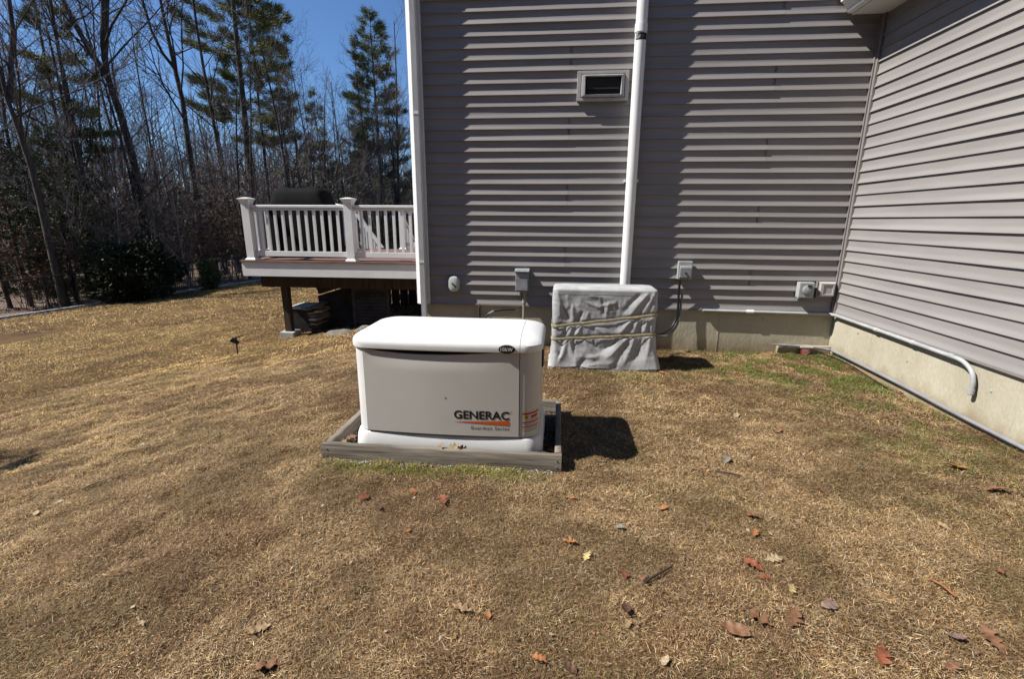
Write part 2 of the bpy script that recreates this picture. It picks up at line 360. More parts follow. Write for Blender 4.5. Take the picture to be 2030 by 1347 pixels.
# downspout on the corner board
dsp = thing('downspout', 'white fluted downspout running down the corner board of the grey house', 'downspout', (-1.60, D-.028, 0))
def flute_ring(z, dx=0, dy=0):
    w, d = .026, .083; x0 = -1.588+dx; y1 = D-.031+dy; out = []
    n = 5
    for i in range(n*4+1):                               # front face with shallow flutes
        t = i/(n*4); out.append((x0-w+2*w*t, y1-d+.007*(.5-.5*math.cos(2*math.pi*n*t)), z))
    out += [(x0+w, y1, z), (x0-w, y1, z)]
    return out
m_ = MB().loft([flute_ring(z) for z in (.22, .6, 5.6)]); shift(m_.build('pipe', M['white_vinyl'], dsp, sm=50), dsp.location)
for z in (1.0, 2.6, 4.2): shift(MB().box(-1.618, -1.558, D-.1165, D-.0285, z, z+.03).build('strap', M['white_vinyl'], dsp), dsp.location)
m_ = MB().loft([flute_ring(.219), flute_ring(.12, 0, -.03), flute_ring(.06, 0, -.14)]); shift(m_.build('elbow', M['white_vinyl'], dsp, sm=50), dsp.location)

# tall white vent pipe
vp = thing('vent_pipe', 'tall white plastic pipe running up the grey wall behind the covered unit', 'pipe', (.757, D-.062, 0))
PX, PY, PR = .757, D-.062, .057
def lp(mb, name, m, par, **k): return shift(mb.build(name, m, par, **k), par.location)
lp(MB().tube([(PX, PY, z) for z in (-.1, 2, 3.32, 5.5)], PR, 32), 'pipe', M['white_pvc'], vp, sm=40)
lp(MB().tube([(PX, PY, 3.335), (PX, PY, 3.336), (PX, PY, 3.415), (PX, PY, 3.416)], [PR, PR+.006, PR+.006, PR], 32), 'coupling', M['white_pvc'], vp, sm=40)
lb = MB()
lb.grid(17, 2, lambda i, j: (PX+(PR+.0012)*math.sin(R(-62+i*8)), PY-(PR+.0012)*math.cos(R(-62+i*8)), 3.262+j*.062))
lp(lb, 'label_band', M['black'], vp)
def strokes(mb, items, fn):
    for (u0, u1, v0, v1) in items:
        mb.add([fn(u0, v0), fn(u1, v0), fn(u1, v1), fn(u0, v1)], [(0, 1, 2, 3)])
lw = MB(); strokes(lw, [(-54, -51, .1, .85), (-46, -43, .15, .9), (-43, -38, .75, .9), (-33, -29, .15, .55), (-24, -12, .3, .38), (-24, -8, .55, .63), (6, 20, .3, .36), (6, 26, .6, .66)],
    lambda a, v: (PX+(PR+.0022)*math.sin(R(a)), PY-(PR+.0022)*math.cos(R(a)), 3.262+v*.062)); lp(lw, 'label_print', M['white_ink'], vp)
for z in (1.9, 4.4): lp(MB().box(PX-.075, PX+.075, PY-.004, D+.002, z, z+.025), 'bracket', M['white_pvc'], vp)

# exhaust vent hood on the wall
ev = thing('wall_vent', 'rectangular exhaust vent with a dark opening high on the grey wall', 'vent', (.405, D, 2.87))
x0, x1, zz0, zz1 = .138, .672, 2.722, 3.010
fl = MB()
for (a, b, c, d) in ((x0, x1, zz1-.03, zz1), (x0, x1, zz0, zz0+.03), (x0, x0+.04, zz0+.0301, zz1-.0301), (x1-.04, x1, zz0+.0301, zz1-.0301)): fl.box(a, b, D-.028, D+.012, c, d)
lp(fl, 'mounting_frame', M['vent_beige'], ev, bevel=.004)
def frame_ring(xa, xb, za, zb, y): return [(xa, y, za), (xb, y, za), (xb, y, zb), (xa, y, zb)]
hood = MB().loft([frame_ring(x0+.042, x1-.042, zz0+.032, zz1-.032, D-.012), frame_ring(x0+.05, x1-.05, zz0+.04, zz1-.04, D-.045), frame_ring(x0+.08, x1-.075, zz0+.055, zz1-.05, D-.05), frame_ring(x0+.088, x1-.083, zz0+.063, zz1-.058, D-.02)], False, False)
lp(hood, 'hood', M['galv_lt'], ev)
lp(MB().box(x0+.088, x1-.083, D-.015, D-.008, zz0+.063, zz1-.058), 'damper', M['black'], ev)
lp(MB().box(x0+.10, x1-.095, D-.028, D-.016, zz0+.11, zz1-.07), 'flap', M['dark'], ev, bevel=.003)

# oval cap low on the wall
oc = thing('wall_fixture', 'pale oval plastic fixture with a dark slot low on the shaded wall', 'wall fixture', (-1.235, D, .75))
def ell(cx, cz, rx, rz, y, n=24, e=2.6): return [(cx+rx*math.copysign(abs(math.cos(t))**(2/e), math.cos(t)), y, cz+rz*math.copysign(abs(math.sin(t))**(2/e), math.sin(t))) for t in [2*math.pi*i/n for i in range(n)]]
lp(MB().loft([ell(-1.235, .75, .068, .094, D+.01), ell(-1.235, .75, .068, .094, D-.03), ell(-1.235, .75, .060, .086, D-.048), ell(-1.235, .75, .045, .07, D-.055)]), 'cap', M['clear_green'], oc, sm=35)
Mx = Matrix.Translation((-1.225, D-.058, .74)) @ Matrix.Rotation(R(45), 4, 'Y')
lp(MB().box(-.035, .035, -.006, .004, -.008, .008, Mx), 'slot', M['dark'], oc, bevel=.002)

# grey electrical box with conduit behind the generator
eb = thing('electrical_box', 'grey steel electrical box on the wall behind the generator', 'box', (-.42, D, .8))
lp(MB().box(-.492, -.345, D-.105, D-.0005, .69, .915), 'enclosure', M['galv'], eb, bevel=.005)
lp(MB().prism([(D-.125, .912), (D-.125, .925), (D+.01, .945), (D+.01, .930)], 'x', -.502, -.335), 'rain_hood', M['galv'], eb, bevel=.002)
lp(MB().tube([(-.47, D-.07, .937), (-.37, D-.07, .937)], .007, 6), 'hasp', M['galv_lt'], eb)
lp(MB().box(-.484, -.353, D-.109, D-.1055, .70, .90), 'cover', M['galv'], eb, bevel=.002)
lp(MB().tube([(-.392, D-.055, .69), (-.392, D-.055, .56), (-.392, D-.055, -.05)], .019, 12), 'conduit', M['copper'], eb, sm=50)
for z in (.66, .54): lp(MB().tube([(-.392, D-.055, z), (-.392, D-.055, z+.03)], .026, 12), 'coupling', M['galv'], eb)
# hose bib pipe by the foundation
cbq = thing('wall_cable', 'thin dark cable curving off the foundation beside the electrical box', 'cable', (-.8, D, .45))
pts = [(-.50, D-.01, .455), (-.62, D-.03, .455), (-.74, D-.05, .44), (-.82, D-.07, .40), (-.86, D-.08, .33), (-.875, D-.08, .15), (-.875, D-.06, -.05)]
lp(MB().tube(pts, .011, 8), 'cable', M['black'], cbq, sm=60)
lp(MB().tube([(-.75, D-.052, .435), (-.81, D-.067, .405)], .016, 8), 'fitting', M['brass'], cbq)
lp(MB().tube([(-.93, D-.01, .50), (-.93, D-.02, .48), (-.93, D-.02, -.05)], .014, 8), 'drain_tube', M['brown_wood'], cbq)

# disconnect for the covered unit with looping whips
dx = thing('disconnect_box', 'grey disconnect box with black and grey cables looping to the covered unit', 'box', (1.41, D, .95))
lp(MB().box(1.335, 1.335+.155, D-.055, D-.0005, .855, 1.055), 'enclosure', M['galv_lt'], dx, bevel=.006)
lp(MB().prism([(D-.055, .87), (D-.082, .875), (D-.085, .985), (D-.075, 1.005), (D-.055, 1.01)], 'x', 1.352, 1.478), 'cover', M['galv'], dx, bevel=.006)
lp(MB().box(1.405, 1.425, D-.092, D-.083, .92, .935), 'latch', M['dark'], dx)
w1 = [(1.365, D-.05, .855), (1.366, D-.05, .7), (1.372, D-.055, .52), (1.36, D-.06, .40), (1.30, D-.10, .30), (1.20, D-.18, .255), (1.10, D-.30, .27), (.98, D-.42, .36)]
def curve(pts, n=6):
    P = [Vector(p) for p in pts]; out = []
    for i in range(len(P)-1):
        a, b, c, d = P[max(i-1, 0)], P[i], P[i+1], P[min(i+2, len(P)-1)]
        for k in range(n):
            t = k/n; out.append(.5*((2*b)+(c-a)*t+(2*a-5*b+4*c-d)*t*t+(3*b-a-3*c+d)*t**3))
    return out+[P[-1]]
lp(MB().tube(curve(w1), .014, 10), 'cable', M['black'], dx, sm=60)
w2 = [(1.41, D-.04, .70), (1.405, D-.04, .55), (1.40, D-.05, .42), (1.36, D-.07, .30), (1.27, D-.14, .225), (1.15, D-.26, .24), (.98, D-.40, .32)]
lp(MB().tube(curve(w2), .013, 10), 'conduit', M['grey_pvc'], dx, sm=60)

# weatherproof outlet box and trim block near the inside corner
ob = thing('outlet_box', 'small grey weatherproof outlet box with round cover near the inside corner', 'outlet box', (2.72, D, .76))
lp(MB().box(2.645, 2.805, D-.075, D-.0005, .675, .845), 'enclosure', M['galv_lt'], ob, bevel=.008)
def disc(cx, cz, r, y, n=24): return [(cx+r*math.cos(2*math.pi*i/n), y, cz+r*math.sin(2*math.pi*i/n)) for i in range(n)]
lp(MB().loft([disc(2.735, .762, .056, D-.074), disc(2.735, .762, .056, D-.098), disc(2.735, .762, .044, D-.106)]), 'round_cover', M['galv'], ob, sm=40)
lp(MB().box(2.715, 2.76, D-.112, D-.1, .805, .822), 'hinge', M['dark'], ob, bevel=.002)
tb = thing('trim_block', 'tan vinyl mounting block in the corner beside the outlet box', 'trim block', (2.96, D, .76))
lp(MB().loft([frame_ring(2.862, 3.045, .685, .850, D+.01), frame_ring(2.862, 3.045, .685, .850, D-.018), frame_ring(2.885, 3.028, .700, .835, D-.05), frame_ring(2.913, 3.012, .715, .822, D-.05), frame_ring(2.915, 3.010, .717, .820, D-.042)]), 'block', M['vent_beige'], tb)
lp(MB().box(2.852, 2.8618, D-.03, D+.01, .668, .855), 'channel', M['corner_vinyl'], tb)

# conduits along the foundation
c1 = thing('conduit', 'pale grey plastic conduit under the siding that bends down on the right wall', 'conduit', (WX, 4.6, .49))
cy, cx_, cz = D-.012, WX-.012, .487
lp(MB().tube([(1.66, cy, .498), (2.2, cy, .494), (WX-.10, cy-.002, cz)], .0175, 12), 'pipe', M['pale_pvc'], c1, sm=60)
lp(MB().tube(curve([(WX-.10, cy-.002, cz), (WX-.045, cy-.012, cz), (cx_, cy-.07, cz), (cx_, cy-.14, cz)]), .0175, 12), 'elbow', M['pale_pvc'], c1, sm=60)
lp(MB().tube([(cx_, cy-.14, cz), (cx_, 4.6, .486), (cx_-.004, 3.86, .484)], .0165, 14), 'pipe', M['pale_pvc'], c1, sm=60)
lp(MB().tube(curve([(cx_-.004, 3.86, .484), (cx_-.004, 3.78, .474), (cx_-.004, 3.70, .43), (cx_-.004, 3.665, .36), (cx_-.004, 3.66, .285)]), .0165, 14), 'elbow', M['pale_pvc'], c1, sm=60)
for y in (4.85, 4.35, 3.93): lp(MB().tube([(cx_-.001, y, .4855), (cx_-.001, y-.05, .4855)], .0205, 14), 'coupling', M['pale_pvc'], c1, sm=60)
lp(MB().tube([(cx_-.004, 3.66, .30), (cx_-.004, 3.66, .262)], .0205, 14), 'coupling', M['pale_pvc'], c1, sm=60)
lp(MB().tube([(cx_-.004, 3.66, .262), (cx_-.004, 3.66, .258)], .0175, 14), 'bore', M['black'], c1)
lp(MB().tube([(2.14, cy, .4945), (2.22, cy, .4945)], .0215, 12), 'coupling', M['white_pvc'], c1, sm=60)
c2 = thing('conduit', 'darker grey conduit running low along the foundation of the right wall', 'conduit', (WX, 4.4, .08))
lp(MB().tube(curve([(2.60, D-.055, .125), (2.8, D-.055, .112), (2.96, D-.06, .104), (WX-.03, D-.10, .098), (WX-.004, D-.2, .094), (WX-.002, 4.3, .083), (WX-.002, 3.2, .058), (WX-.002, -1.0, .02)], 5), .0145, 12), 'pipe', M['grey_pvc'], c2, sm=60)
lp(MB().tube([(2.60, D-.055, .125), (2.45, D-.05, .132)], [.0165, .004], 10), 'wire_end', M['grey_pvc'], c2)
rt_ = thing('warning_tag', 'small red printed tag hanging on the low conduit in the corner', 'tag', (2.82, D-.07, .05))
lp(MB().box(2.762, 2.868, D-.0775, D-.0745, -.002, .108), 'tag', M['red_print'], rt_)
tp = MB()
for z, a, b in ((.085, .775, .855), (.07, .775, .84), (.05, .775, .858), (.028, .78, .85)): tp.box(2+a, 2+b, D-.0785, D-.0776, z, z+.006)
lp(tp, 'print', M['label_paper'], rt_)
lp(MB().box(2.755, 2.89, D-.082, D-.07, .108, .122), 'tie', M['white_pvc'], rt_)
lc = thing('ground_cable', 'thin black cable lying on the soil along the right foundation', 'cable', (3.0, 5.2, .06))
lp(MB().tube(curve([(2.83, D-.10, .03), (2.86, D-.16, .085), (2.93, D-.3, .085), (3.0, D-.55, .07), (3.02, D-.9, .04), (3.03, D-1.2, .01)]), .006, 6), 'cable', M['black'], lc)
so_ = MB()
def soil_pt(i, j):
    x = 2.42+.64*i/16; y = D-.17+.16*j/6; return (x, y, gzf(x, y)-.012+.030*smooth(j/6)*(.75+.25*math.sin(i*1.3))+.004*math.sin(i*2.9+j))
so_.grid(17, 7, soil_pt); o = so_.build('soil_bank', M['soil'], None, sm=60); tag(o, 'bank of bare orange soil under the red tag against the foundation', kind='structure')

# ------------------------------------------------------------------ generator in its timber frame
GX, GY, KX = -.679, 3.062, .982
gen = thing('generator', 'white standby generator with beige front panel standing in a timber frame', 'generator', (GX, GY, .03))
def ring(hx, hy, r, z, bow=0, n=7):
    out = []
    for cx, cy, a0 in ((hx-r, hy-r, 0), (-hx+r, hy-r, 90), (-hx+r, -hy+r, 180), (hx-r, -hy+r, 270)):
        for i in range(n+1):
            a = R(a0+90*i/n); out.append([cx+r*math.cos(a), cy+r*math.sin(a), z])
        if a0 == 180:                                      # extra points along the front
            for k in range(1, 12): out.append([(-hx+r)+(2*hx-2*r)*k/12, -hy, z])
    for p in out:
        if p[1] < 0: p[1] -= bow*(1-min(1, (p[0]/hx)**2))*min(1, -p[1]/hy)
        p[0] = p[0]*KX+GX; p[1] += GY
    return [tuple(p) for p in out]
BOW = .026
base = MB().loft([ring(.622, .332, .10, .03, BOW*.45), ring(.624, .334, .10, .06, BOW*.45), ring(.618, .328, .10, .135, BOW*.45), ring(.608, .318, .10, .165, BOW*.45), ring(.592, .302, .10, .178, BOW*.45)])
lp(base, 'base', M['gen_white'], gen, sm=30)
for x in (-.14, .12, .36): lp(MB().prism([(GY-.352-.012, .03), (GY-.352-.012, .06), (GY-.345, .085), (GY-.33, .03)], 'x', GX+x, GX+x+.012), 'rib', M['gen_white'], gen)
lp(MB().loft([ring(.58, .285, .09, z, BOW) for z in (.17, .76)]), 'gap_shade_core', M['dark'], gen)  # near-black core whose colour stands in for shade in the panel gaps
def cut_x(mb, xa, xb, name, m, sm=30):
    o = mb.build(name, m, gen, sm=None); me = o.data; bm = bmesh.new(); bm.from_mesh(me)
    for x, s in ((xa, -1), (xb, 1)):
        if x is None: continue
        r = bmesh.ops.bisect_plane(bm, geom=bm.verts[:]+bm.edges[:]+bm.faces[:], plane_co=(x, 0, 0), plane_no=(s, 0, 0), clear_outer=True)
        bmesh.ops.holes_fill(bm, edges=[e for e in r['geom_cut'] if isinstance(e, bmesh.types.BMEdge)])
    for f in bm.faces: f.smooth = True
    for e in bm.edges:
        if len(e.link_faces) == 2 and e.calc_face_angle(0) > R(sm): e.smooth = False
    bm.to_mesh(me); bm.free(); return shift(o, gen.location)
body = lambda: MB().loft([ring(.600, .312, .105, z, BOW) for z in (.181, .3, .5, .728)])
SL, SR = GX-.511, GX+.466
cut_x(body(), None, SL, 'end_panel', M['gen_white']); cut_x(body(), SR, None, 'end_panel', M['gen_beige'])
lidr = lambda: MB().loft([ring(.608, .322, .11, .728, BOW), ring(.612, .326, .112, .732, BOW), ring(.614, .328, .114, .755, BOW), ring(.612, .325, .114, .772, BOW), ring(.602, .312, .115, .788, BOW), ring(.580, .288, .115, .801, BOW*.8), ring(.545, .25, .115, .814, BOW*.5), ring(.50, .205, .11, .823, 0), ring(.43, .14, .10, .828, 0), ring(.30, .06, .05, .830, 0)])
cut_x(lidr(), None, SR-.0015, 'lid', M['gen_white']); cut_x(lidr(), SR+.0015, None, 'lid_end', M['gen_white'])
def front_y(x): return GY-.312-BOW*(1-((x-GX)/KX/.6)**2)
def crescent(t):
    t = min(max((t+.50)/.86, 0), 1); return math.sin(math.pi*t**.8)
fp = MB(); NX, NZ = 49, 22
def fpt(i, j):
    x = SL+.004+(SR-SL-.008)*i/(NX-1); c = crescent(x-GX); zt = .727-.027*c; v = j/(NZ-1); z = .184+(zt-.184)*v
    y = front_y(x)-.004+.010*c*smooth((z-.60)/.12)
    return (x, y, z)
fp.grid(NX, NZ, fpt)
pts = [fpt(i, 0) for i in range(NX)]
fp.grid(NX, 2, lambda i, j: (pts[i][0], pts[i][1]+.02*j, pts[i][2]))
tp_ = [fpt(i, NZ-1) for i in range(NX)]
fp.grid(NX, 2, lambda i, j: (tp_[i][0], tp_[i][1]+.025*j, tp_[i][2]))
for i0 in (0, NX-1): fp.grid(2, NZ, lambda i, j: (fpt(i0, j)[0], fpt(i0, j)[1]+.02*i, fpt(i0, j)[2]))
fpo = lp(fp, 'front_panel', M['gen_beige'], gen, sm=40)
def text_mb(body, width, height, bold=0, space=1.0, fit=True):
    cu = bpy.data.curves.new('t', 'FONT'); cu.body = body; cu.size = 1; cu.offset = bold; cu.space_character = space; cu.resolution_u = 3
    o = bpy.data.objects.new('t', cu); C.objects.link(o)
    me = bpy.data.meshes.new_from_object(o.evaluated_get(bpy.context.evaluated_depsgraph_get()))
    bpy.data.objects.remove(o); vs = np.array([v.co[:] for v in me.vertices]); fs = [tuple(p.vertices) for p in me.polygons]
    bpy.data.meshes.remove(me); bpy.data.curves.remove(cu)
    lo, hi = vs.min(0), vs.max(0); vs = (vs-lo)/np.maximum(hi-lo, 1e-6); return vs[:, 0]*width, vs[:, 1]*height, fs
def put_text(body, xa, xb, za, zb, name, m, parent, yfn, bold=0, space=1.0, out=.0012):
    u, v, fs = text_mb(body, xb-xa, zb-za, bold, space); mb = MB()
    mb.add([(xa+a, yfn(xa+a)-out, za+b) for a, b in zip(u, v)], fs)
    o = mb.build(name, m, parent, recalc=False); return o
pl = gen.location
yf = lambda x: front_y(x)-.004
for o in (put_text('GENERAC', GX+.060, GX+.405, .296, .352, 'brand_lettering', M['ink'], gen, yf, .028, 1.0),
          put_text('Guardian Series', GX+.165, GX+.403, .228, .250, 'series_lettering', M['ink'], gen, yf, .012, 1.35),
          put_text('®', GX+.409, GX+.419, .342, .353, 'mark', M['ink'], gen, yf, 0)):
    shift(o, pl)
wg = MB(); xs_ = [GX+.060+.345*i/12 for i in range(13)]
vs = []
for i, x in enumerate(xs_): vs += [(x, yf(x)-.0012, .276-.0005-.017*i/12), (x, yf(x)-.0012, .276+.0005+.013*i/12)]
wg.add(vs, [(2*i, 2*i+2, 2*i+3, 2*i+1) for i in range(12)])
lp(wg, 'logo_wedge', M['orange'], gen)
lp(MB().tube([(GX+.01, yf(GX+.01)+.001, .43), (GX+.01, yf(GX+.01)-.0012, .43)], .005, 12), 'lock', M['brass'], gen)
# oval power badge on the lid, set with a dark surround
bx_, bz_ = GX+.388, .752; by_ = GY-.326-BOW*(1-(.395/.612)**2)
bd = lp(MB().loft([ell(bx_, bz_, .050, .026, by_+.012, 28, 2), ell(bx_, bz_, .050, .026, by_-.004, 28, 2), ell(bx_, bz_, .046, .023, by_-.006, 28, 2)]), 'badge', M['ink'], gen, sm=40)
o = put_text('10kW', bx_-.036, bx_+.036, bz_-.011, bz_+.012, 'badge_lettering', M['white_ink'], gen, lambda x: by_-.0064, .004, 1.08); shift(o, pl)
# warning labels wrapped on the right end panel
def endp(a, z, out=.0015):
    """point on the rounded front right corner of the body, a = degrees round from the front"""
    if a <= 0: x = SR+.012+(a+12)/12*.008; return (x, front_y(x)-out, z)
    an = R(270+a); x = GX+KX*(.495+(.105+out)*math.cos(an)); y = GY-.207+(.105+out)*math.sin(an)
    y -= BOW*(1-min(1, ((x-GX)/KX/.6)**2))*min(1, (GY-y)/.312)
    return (x, y, z)
def wrap(za, zb, a0, a1, name, m, out):
    mb = MB(); n = 9; mb.grid(n, 2, lambda i, j: endp(a0+(a1-a0)*i/(n-1), (zb if j else za)+.008*(i/(n-1))**2, out)); return lp(mb, name, m, gen)
wrap(.200, .345, 0, 62, 'warning_label', M['label_paper'], .0010)
wrap(.330, .343, 0, 62, 'label_stripe', M['red_print'], .0018)
wrap(.303, .327, 3, 22, 'label_symbol', M['yellow_print'], .0018)
wrap(.306, .324, 28, 56, 'label_text', M['red_print'], .0016)
wrap(.275, .284, 0, 62, 'label_stripe', M['red_print'], .0018)
wrap(.246, .256, 0, 62, 'label_stripe', M['orange'], .0018)
for z in (.297, .290, .268, .262, .239, .233, .227, .221, .215): wrap(z, z+.003, 3, 56, 'label_text', M['galv'], .0017)
tri = MB(); tri.add([endp(8, .306, .0024), endp(18, .306, .0024), endp(13, .324, .0024)], [(0, 1, 2)]); lp(tri, 'label_symbol', M['ink'], gen)
lp(MB().box(GX+.583, GX+.601, GY-.12, GY+.10, .58, .73), 'louver', M['black'], gen, bevel=.004)

frame = thing('timber_frame', 'weathered grey timber frame lying round the base of the generator', 'timber frame', (GX-.05, 3.1, 0))
FX0, FX1, FY0, FY1, FZ = -1.468, .052, 2.662, 3.56, .108
def board(mb, name, m): return lp(mb, name, m, frame, bevel=.005)
def rough_board(axis, a, b, c0, c1, z0, z1):
    n = 24; rings = []
    for i in range(n+1):
        t = a+(b-a)*i/n; w = .0025*math.sin(i*1.3)+random.uniform(-.0015, .0015); u = random.uniform(-.001, .001)
        pr = [(c0+u, z0), (c1, z0), (c1, z1+w-.003), (c1-.004, z1+w), (c0+.004+u, z1+w), (c0+u, z1+w-.004)]
        rings.append([(t, p[0], p[1]) if axis == 'x' else (p[0], t, p[1]) for p in pr])
    return MB().loft(rings)
lp(rough_board('x', FX0, FX1, FY0, FY0+.040, -.03, FZ), 'board', M['timber'], frame, sm=50)
lp(rough_board('y', FY0+.042, FY1, FX0+.012, FX0+.052, -.06, FZ-.002), 'board', M['timber_y'], frame, sm=50)
lp(rough_board('y', FY0+.042, FY1, FX1-.042, FX1-.002, -.06, FZ+.003), 'board', M['timber_y'], frame, sm=50)
lp(rough_board('x', FX0+.014, FX1-.004, FY1+.002, FY1+.042, -.06, FZ), 'board', M['timber'], frame, sm=50)
for x in (FX0+.03, FX1-.03):
    for z in (.03, .075): lp(MB().tube([(x, FY0+.002, z), (x, FY0-.003, z)], .004, 8), 'nail_head', M['galv'], frame)

# ------------------------------------------------------------------ covered outdoor unit
AX, AY, AH = .468, 4.965, .835
ac = thing('covered_unit', 'outdoor air conditioning unit wrapped in a creased grey canvas cover', 'covered unit', (AX, AY, 0))
def _fold(X0, Y0, X1, Y1, am, wd): return ((X0-1305)/783, (1000-Y0)/760, (X1-1305)/783, (1000-Y1)/760, am, wd)
FOLDS = [_fold(*a) for a in (   # creases of the canvas: from, to, height (negative is a valley), width
    (1035, 755, 955, 960, .022, .06), (1045, 755, 1105, 965, .020, .05), (1075, 760, 1085, 900, -.016, .03), (1150, 755, 1230, 850, .016, .05), (1240, 755, 1250, 830, -.012, .03),
    (1130, 640, 1090, 725, .015, .04), (1130, 640, 1190, 725, .014, .045), (1045, 640, 1030, 725, .014, .035), (975, 655, 970, 720, .012, .03), (1005, 650, 1000, 725, -.012, .025), (1085, 650, 1065, 720, -.013, .025),
    (1515, 610, 1400, 735, .022, .06), (1250, 660, 1330, 715, .012, .05), (1560, 610, 1540, 735, .016, .035), (1630, 590, 1615, 700, .014, .03), (1595, 600, 1580, 700, -.014, .025), (1655, 600, 1650, 700, -.010, .025),
    (1490, 745, 1320, 910, .026, .075), (1545, 745, 1480, 945, .024, .06), (1600, 750, 1560, 930, -.016, .05), (1400, 760, 1280, 860, -.020, .05), (1660, 740, 1650, 960, .014, .05), (1440, 900, 1400, 985, -.014, .05),
    (1615, 395, 1480, 590, .024, .06), (1670, 395, 1580, 560, .022, .05), (1560, 400, 1440, 560, -.014, .05), (1650, 420, 1560, 580, -.016, .035), (1700, 420, 1680, 600, .012, .04),
    (985, 515, 1045, 610, -.024, .040), (940, 400, 965, 600, .015, .045), (1135, 545, 1100, 625, -.022, .038), (1060, 500, 1075, 620, .016, .04), (1180, 540, 1160, 620, .012, .04), (1010, 420, 1030, 520, .010, .05),
    (1165, 470, 1270, 495, .012, .035), (1270, 495, 1410, 465, .012, .035), (1285, 450, 1310, 580, -.013, .03), (1330, 480, 1310, 590, .012, .035), (1400, 470, 1380, 600, -.010, .04), (1200, 420, 1380, 440, .008, .05),
    (960, 905, 1010, 770, -.020, .040), (1115, 985, 1190, 900, -.020, .045), (1190, 900, 1330, 870, .014, .06), (1220, 960, 1420, 925, .012, .05), (930, 760, 935, 960, .010, .035))]
def ac_surface(u, z, out=0, taut=False):
    """point on the draped cover: u runs round the plan, 0..1, starting at the middle of the right side"""
    hx = .512+.018*smooth((.25-z)/.25)+.006; hy = .205+.02*smooth((.3-z)/.3); r = .055
    if u > .98 or u < .12: hx += .05*smooth((.45-z)/.45)
    per = [(hx, -hy), (-hx, -hy), (-hx, hy), (hx, hy)]
    L_ = [hy*2, hx*2, hy*2, hx*2]; tot = sum(L_); s = (u*tot+hy) % tot
    # walk: right side (towards the front), front, left, back
    if s < 2*hy: p = Vector((hx, hy-s, 0)); n = Vector((1, 0, 0)); a = s
    elif s < 2*hy+2*hx: a = s-2*hy; p = Vector((hx-a, -hy, 0)); n = Vector((0, -1, 0))
    elif s < 4*hy+2*hx: a = s-2*hy-2*hx; p = Vector((-hx, -hy+a, 0)); n = Vector((-1, 0, 0))
    else: a = s-4*hy-2*hx; p = Vector((-hx+a, hy, 0)); n = Vector((0, 1, 0))
    ex, ey = abs(p.x)-(hx-r), abs(p.y)-(hy-r)
    if ex > 0 and ey > 0:
        d = Vector((ex*math.copysign(1, p.x), ey*math.copysign(1, p.y), 0)); n = d.normalized()
        p = Vector((math.copysign(hx-r, p.x), math.copysign(hy-r, p.y), 0))+n*r
    x = p.x
    s1 = .52+.14*x; s2 = .355+.075*x
    f = 0
    q = Vector((p.x*1.0, p.y*1.0, z))
    # long slanting folds, finer creases, pinching at the straps
    N_ = lambda a, b, c: mnoise.noise(Vector((a, b, c)))
    d1, d2 = z-s1, z-s2
    quiet = 1-.85*(math.exp(-(d1/.022)**2)+math.exp(-(d2/.022)**2))
    w = q.x-(q.y+hy)*1.2*math.copysign(1, q.x)
    wx = w+.018*N_(w*6, z*6, 11); wz = z+.018*N_(w*6, z*6, 17)
    g = 0
    for (ax_, az_, bx2, bz2, am, wd) in FOLDS:
        ex_, ez_ = bx2-ax_, bz2-az_; L2 = ex_*ex_+ez_*ez_; t = ((wx-ax_)*ex_+(wz-az_)*ez_)/L2
        if t < -.25 or t > 1.25: continue
        dd = abs((wx-ax_)*ez_-(wz-az_)*ex_)/math.sqrt(L2)
        ww = wd*(.55+.9*t) if wd > 0 else -wd
        if dd < ww: g += am*smooth((t+.2)/.3)*smooth((1.25-t)/.5)*(1-dd/ww)**1.35*.66
    side = 1 if n.y < -.5 else .0
    f += (g*side + (1-side)*.012*((abs(math.sin(q.y*31+2*N_(q.y*5, z*3, 2)))**.7)-.6))*quiet*smooth((AH-.01-z)/.05)
    c1 = N_(wx*7+z*3, z*5-wx*2, 21); c2 = N_(wx*20+z*8, z*15, 26); c3 = N_(wx*44-z*20, z*38, 33)
    f += (c1*.007+(.28-abs(c2)**.85)*.0042+(.25-abs(c3)**.8)*.0018)*smooth((AH-.03-z)/.10)*quiet-.004
    f -= .006*(math.exp(-(d1/.020)**2)+math.exp(-(d2/.020)**2))
    f += .018*smooth((.08-z)/.08)*(.45+.8*N_(w*2.6, 9, 1))
    if taut: f = -.001
    top = smooth((z-(AH-.018))/.018)
    f -= .014*top*top
    return Vector((AX, AY, 0))+p+n*(f+out)+Vector((0, 0, z))
NU, NV = 300, 96
def hem(u): return .030+.018*mnoise.noise(Vector((math.cos(u*6.28)*3, math.sin(u*6.28)*3, 1)))+.02*smooth((u-.42)/.1)*smooth((.62-u)/.1)
cv = MB()
def acp(i, j):
    u = i/NU; h = hem(u); v = j/(NV-1); z = h+(AH-h)*v; return tuple(ac_surface(u, z))
cv.grid(NU, NV, acp, True)
rim = [Vector(acp(i, NV-1)) for i in range(NU)]
for k in range(1, 5):
    t = [0, .12, .4, .75, .999][k]; cx0 = Vector((AX, AY, AH))
    rings_ = [rim]
prev = len(cv.v)-NU
for k, t in enumerate((.06, .16, .4, .7, .97)):
    ringk = []
    for p in rim:
        q = p.lerp(Vector((AX, AY, AH)), t); q.z = AH+.008*smooth(t/.16)+.006*mnoise.noise(Vector((q.x*6, q.y*6, 3)))*smooth(t*4); ringk.append(tuple(q))
    b = len(cv.v); cv.v += ringk; cv.f += [(prev+i, prev+(i+1) % NU, b+(i+1) % NU, b+i) for i in range(NU)]; prev = b
cv.f.append(tuple(prev+i for i in range(NU)))
lp(cv, 'cover', M['cover'], ac, sm=75)
